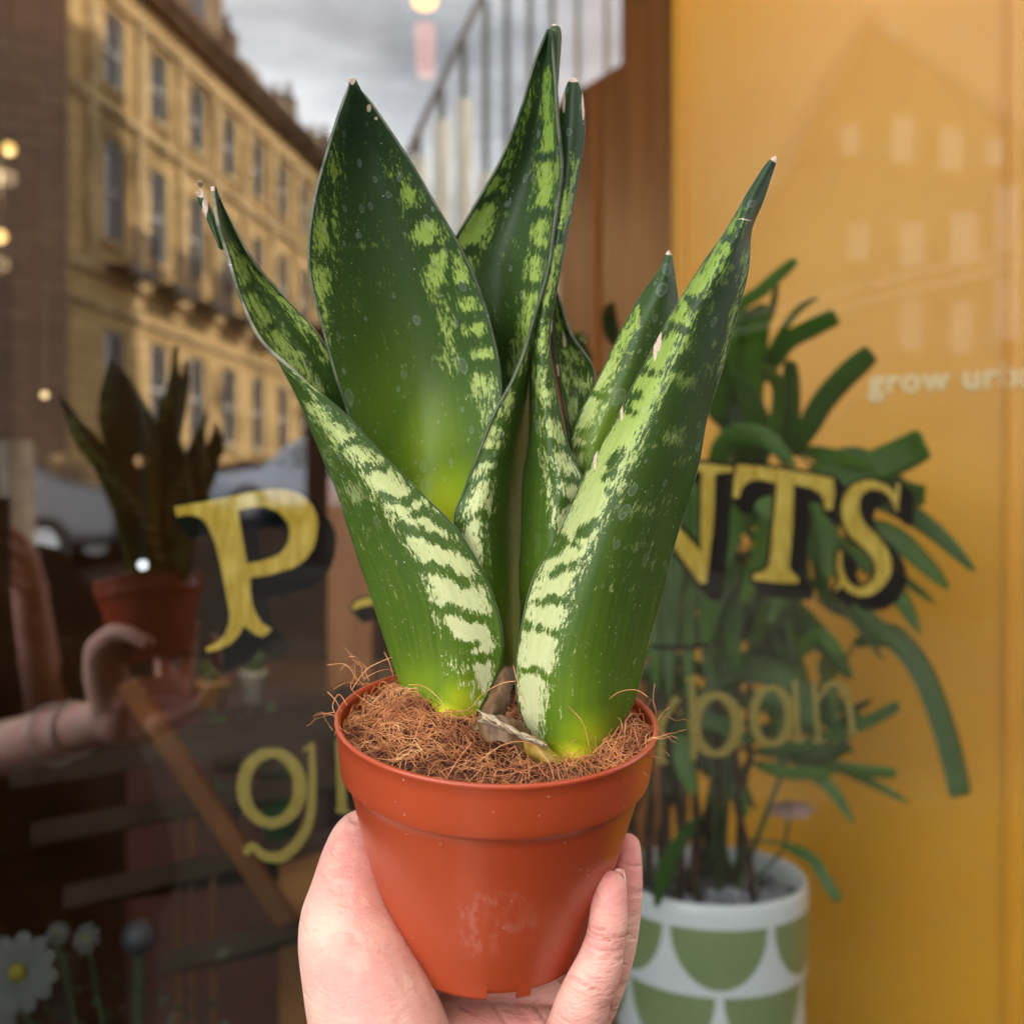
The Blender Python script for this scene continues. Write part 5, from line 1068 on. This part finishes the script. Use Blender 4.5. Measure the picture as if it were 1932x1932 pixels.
q.bump(q.math('SUBTRACT', q.math('ADD', q.math('MULTIPLY', n3, 1.0), q.math('ADD', q.math('MULTIPLY', n2, .25), q.math('MULTIPLY', vz.outputs['Distance'], .2))), q.math('ADD', q.math('MULTIPLY', crs_a, 1.3), q.math('MULTIPLY', wr, 1.0))), .45, .0012); skin = q.m
co = np.empty(len(bme.vertices)*3); bme.vertices.foreach_get('co', co); co = co.reshape(-1, 3)
bz = np.zeros(len(co)); cz = np.zeros(len(co))
for (u, v, d, s_, st) in ((1151,1680,.40,.011,.85),(1140,1740,.40,.012,.5),(1190,1640,.43,.014,.75),(1108,1860,.40,.010,.35),(950,1925,.425,.02,.6),(600,1700,.41,.010,.45),(625,1600,.43,.016,.35),(1090,1935,.40,.02,.3),(690,1690,.405,.010,.4)):
    bz = np.maximum(bz, st*np.exp(-((co-np.array(F(u, v, d)))**2).sum(1)/s_**2))
bz = np.where(co[:, 1] < .1, .15, bz)
px = 966 + co[:, 0]/np.maximum(co[:, 1], .05)*1932/WF; py = 966 - (co[:, 2]-EYE)/np.maximum(co[:, 1], .05)*1932/WF
for (a, b, w_) in (((1096,1760),(1150,1775),3.5),((1102,1750),(1140,1756),2.5),((1075,1842),(1120,1868),3.5),((930,1895),(960,1940),4),((870,1900),(900,1915),3),((1010,1900),(1035,1935),3)):
    d_, _ = seg_d(px, py, a, b); cz = np.maximum(cz, np.exp(-(d_/w_)**2)*(co[:, 1] > .2))
for n_, a_ in (('blush', bz), ('crease', cz)):
    x_ = bme.attributes.new(n_, 'FLOAT', 'POINT'); x_.data.foreach_set('value', a_.astype(np.float32))
bme.polygons.foreach_set('use_smooth', [True]*len(bme.polygons)); bme.materials.append(skin)
person = thing('person', 'person in a brown coat holding up the plant pot in the left hand', 'person', Vector((.05, -.36, 0)))
put(bpy.data.objects.new('body', bme), person)
nm_ = NT('nail'); nm_.p(Base_Color=(.80,.46,.37), Roughness=.3, Coat_Weight=.5)
def nail(c, nrm, up, w_, l_, nme='fingernail'):
    nrm = Vector(nrm).normalized(); up = Vector(up).normalized(); sd = nrm.cross(up).normalized(); vs = []
    for i in range(7):
        for j in range(7):
            a, b = (i-3)/3, (j-3)/3; ww = w_*(1-.25*max(0, b)**3); p = Vector(c) + sd*a*ww*math.sqrt(max(0, 1-.5*max(0, abs(b)-.55)**2*4)) + up*b*l_ - nrm*(a*a*w_*.45); vs.append(p)
    m = MB(); m.add(vs, [(i*7+j, i*7+j+1, i*7+j+8, i*7+j+7) for i in range(6) for j in range(6)]); o = m.build(nme, nm_.m, person, True); s_ = o.modifiers.new('t', 'SOLIDIFY'); s_.thickness = .0006; return o
nail(F(1151,1672,.405)+Vector((.0047,.0036,.0004)), (1,.8,.1), (.1,-.1,1), .0038, .0048)
nail(F(1183,1602,.437)+Vector((.0012,.0050,.0000)), (.3,1,.1), (.0,0,1), .0038, .0048)
nail(F(740,1570,.488)+Vector((-.002,.006,.001)), (-.3,1,.1), (1,0,.2), .006, .007)
coat_m = matte(plain('brown_wool', (.045,.028,.018), .95, .3, 60, bump=.5)); trouser_m = plain('dark_denim', (.03,.035,.05), .9, .2, 80); hair_m = plain('brown_hair', (.06,.03,.015), .6, .4, 90, bump=.5)
Sx = [(-.15,-.38,1.38),(.19,-.38,1.38)]
def dx(c): return [(p+Vector((DX*min(1, max(0, -p.y/.3))*min(1, max(.3, 1-.7*(p.z-.9)/.5)), 0, 0)), r_) for p, r_ in c]
coat = blobmesh([dx(c_) for c_ in [chw(((-.15,-.38,1.38),.062),((.19,-.38,1.38),.062)), chw(((-.09,-.38,1.33),.10),((-.08,-.38,1.05),.105),((-.08,-.38,.80),.12)), chw(((.12,-.38,1.33),.10),((.11,-.38,1.05),.105),((.11,-.38,.80),.12)), chw(((.02,-.36,1.32),.11),((.02,-.36,.82),.13)),
                 chw(((-.15,-.38,1.37),.062),((-.19,-.20,1.22),.055),((-.075,-.02,1.145),.050)), chw(((.19,-.38,1.37),.062),((.24,-.27,1.16),.055),((.19,-.15,1.17),.050),((.14,-.10,1.26),.042)), chw(((.02,-.38,1.42),.07),((.02,-.38,1.38),.08))]], .011, 4, 'coat')
coat.materials.append(coat_m); coat.polygons.foreach_set('use_smooth', [True]*len(coat.polygons)); put(bpy.data.objects.new('coat', coat), person)
tr_ = blobmesh([dx(c_) for c_ in [chw(((-.07,-.38,.85),.11),((-.08,-.37,.5),.075),((-.08,-.39,.10),.055)), chw(((.10,-.38,.85),.11),((.11,-.37,.5),.075),((.12,-.39,.10),.055))]], .013, 3, 'trousers')
tr_.materials.append(trouser_m); put(bpy.data.objects.new('trousers', tr_), person)
for x in (-.08+DX, .12+DX):
    s_ = blobmesh([chw(((x,-.40,.06),.05),((x,-.30,.045),.045),((x,-.24,.04),.038))], .008, 3, 'shoe'); s_.materials.append(iron); put(bpy.data.objects.new('shoe', s_), person)
hr = blobmesh([chw((head_c+Vector((0,-.02,.05)),.098),(head_c+Vector((0,-.05,-.02)),.09),(head_c+Vector((0,-.06,-.15)),.08)), chw((head_c+Vector((.07,-.02,.02)),.04),(head_c+Vector((.085,-.01,-.16)),.035)), chw((head_c+Vector((-.07,-.02,.02)),.04),(head_c+Vector((-.085,-.01,-.16)),.035))], .007, 3, 'hair')
hr.materials.append(hair_m); put(bpy.data.objects.new('hair', hr), person)
eye_m = NT('eye_white'); eye_m.p(Base_Color=(.7,.68,.65), Roughness=.2)
for x in (-.032, .032):
    m = MB(); m.ball(head_c+Vector((x,.085,.0)), .013); e_ = m.build('eye', eye_m.m, person, True)
    m = MB(); m.ball(head_c+Vector((x,.096,.0)), .006, 12, (1,.5,1)); m.build('iris', iron, e_, True)
for k, t in enumerate((.16, .26)):
    c = wrist.lerp(elbow, t); ax = (elbow-wrist).normalized(); a = ax.cross(Vector((0,1,0))).normalized(); b = ax.cross(a); rr_ = .0315+.004*k
    m = MB(); m.tube([c + (a*math.cos(i*6.2832/28)+b*math.sin(i*6.2832/28))*rr_ for i in range(29)], .0022, 8); br0 = m.build('bracelet', plain('pale_bead', (.8,.77,.7), .3, .1), None, True)
    tag(br0, ['thin pale bracelet nearest the hand on the left wrist', 'pale bracelet higher up the left wrist'][k], 'bracelet', 'bracelets on the wrist')
ph_ = thing('phone', 'dark phone held up in the right hand to take the picture', 'phone', (.02, -.010, 1.45))
m = MB(); m.box((-.018,-.016,1.376), (.054,-.008,1.522)); q = NT('phone_case'); q.p(Base_Color=(.02,.02,.022), Roughness=.3); m.build('phone_body', q.m, ph_, bevel=.003)
for (x, z) in ((.0,1.5),(.0,1.478),(.02,1.49)):
    m = MB(); m.tube([(x,-.0085,z), (x,-.0065,z)], .0075, 24); m.build('lens', wglass, ph_)
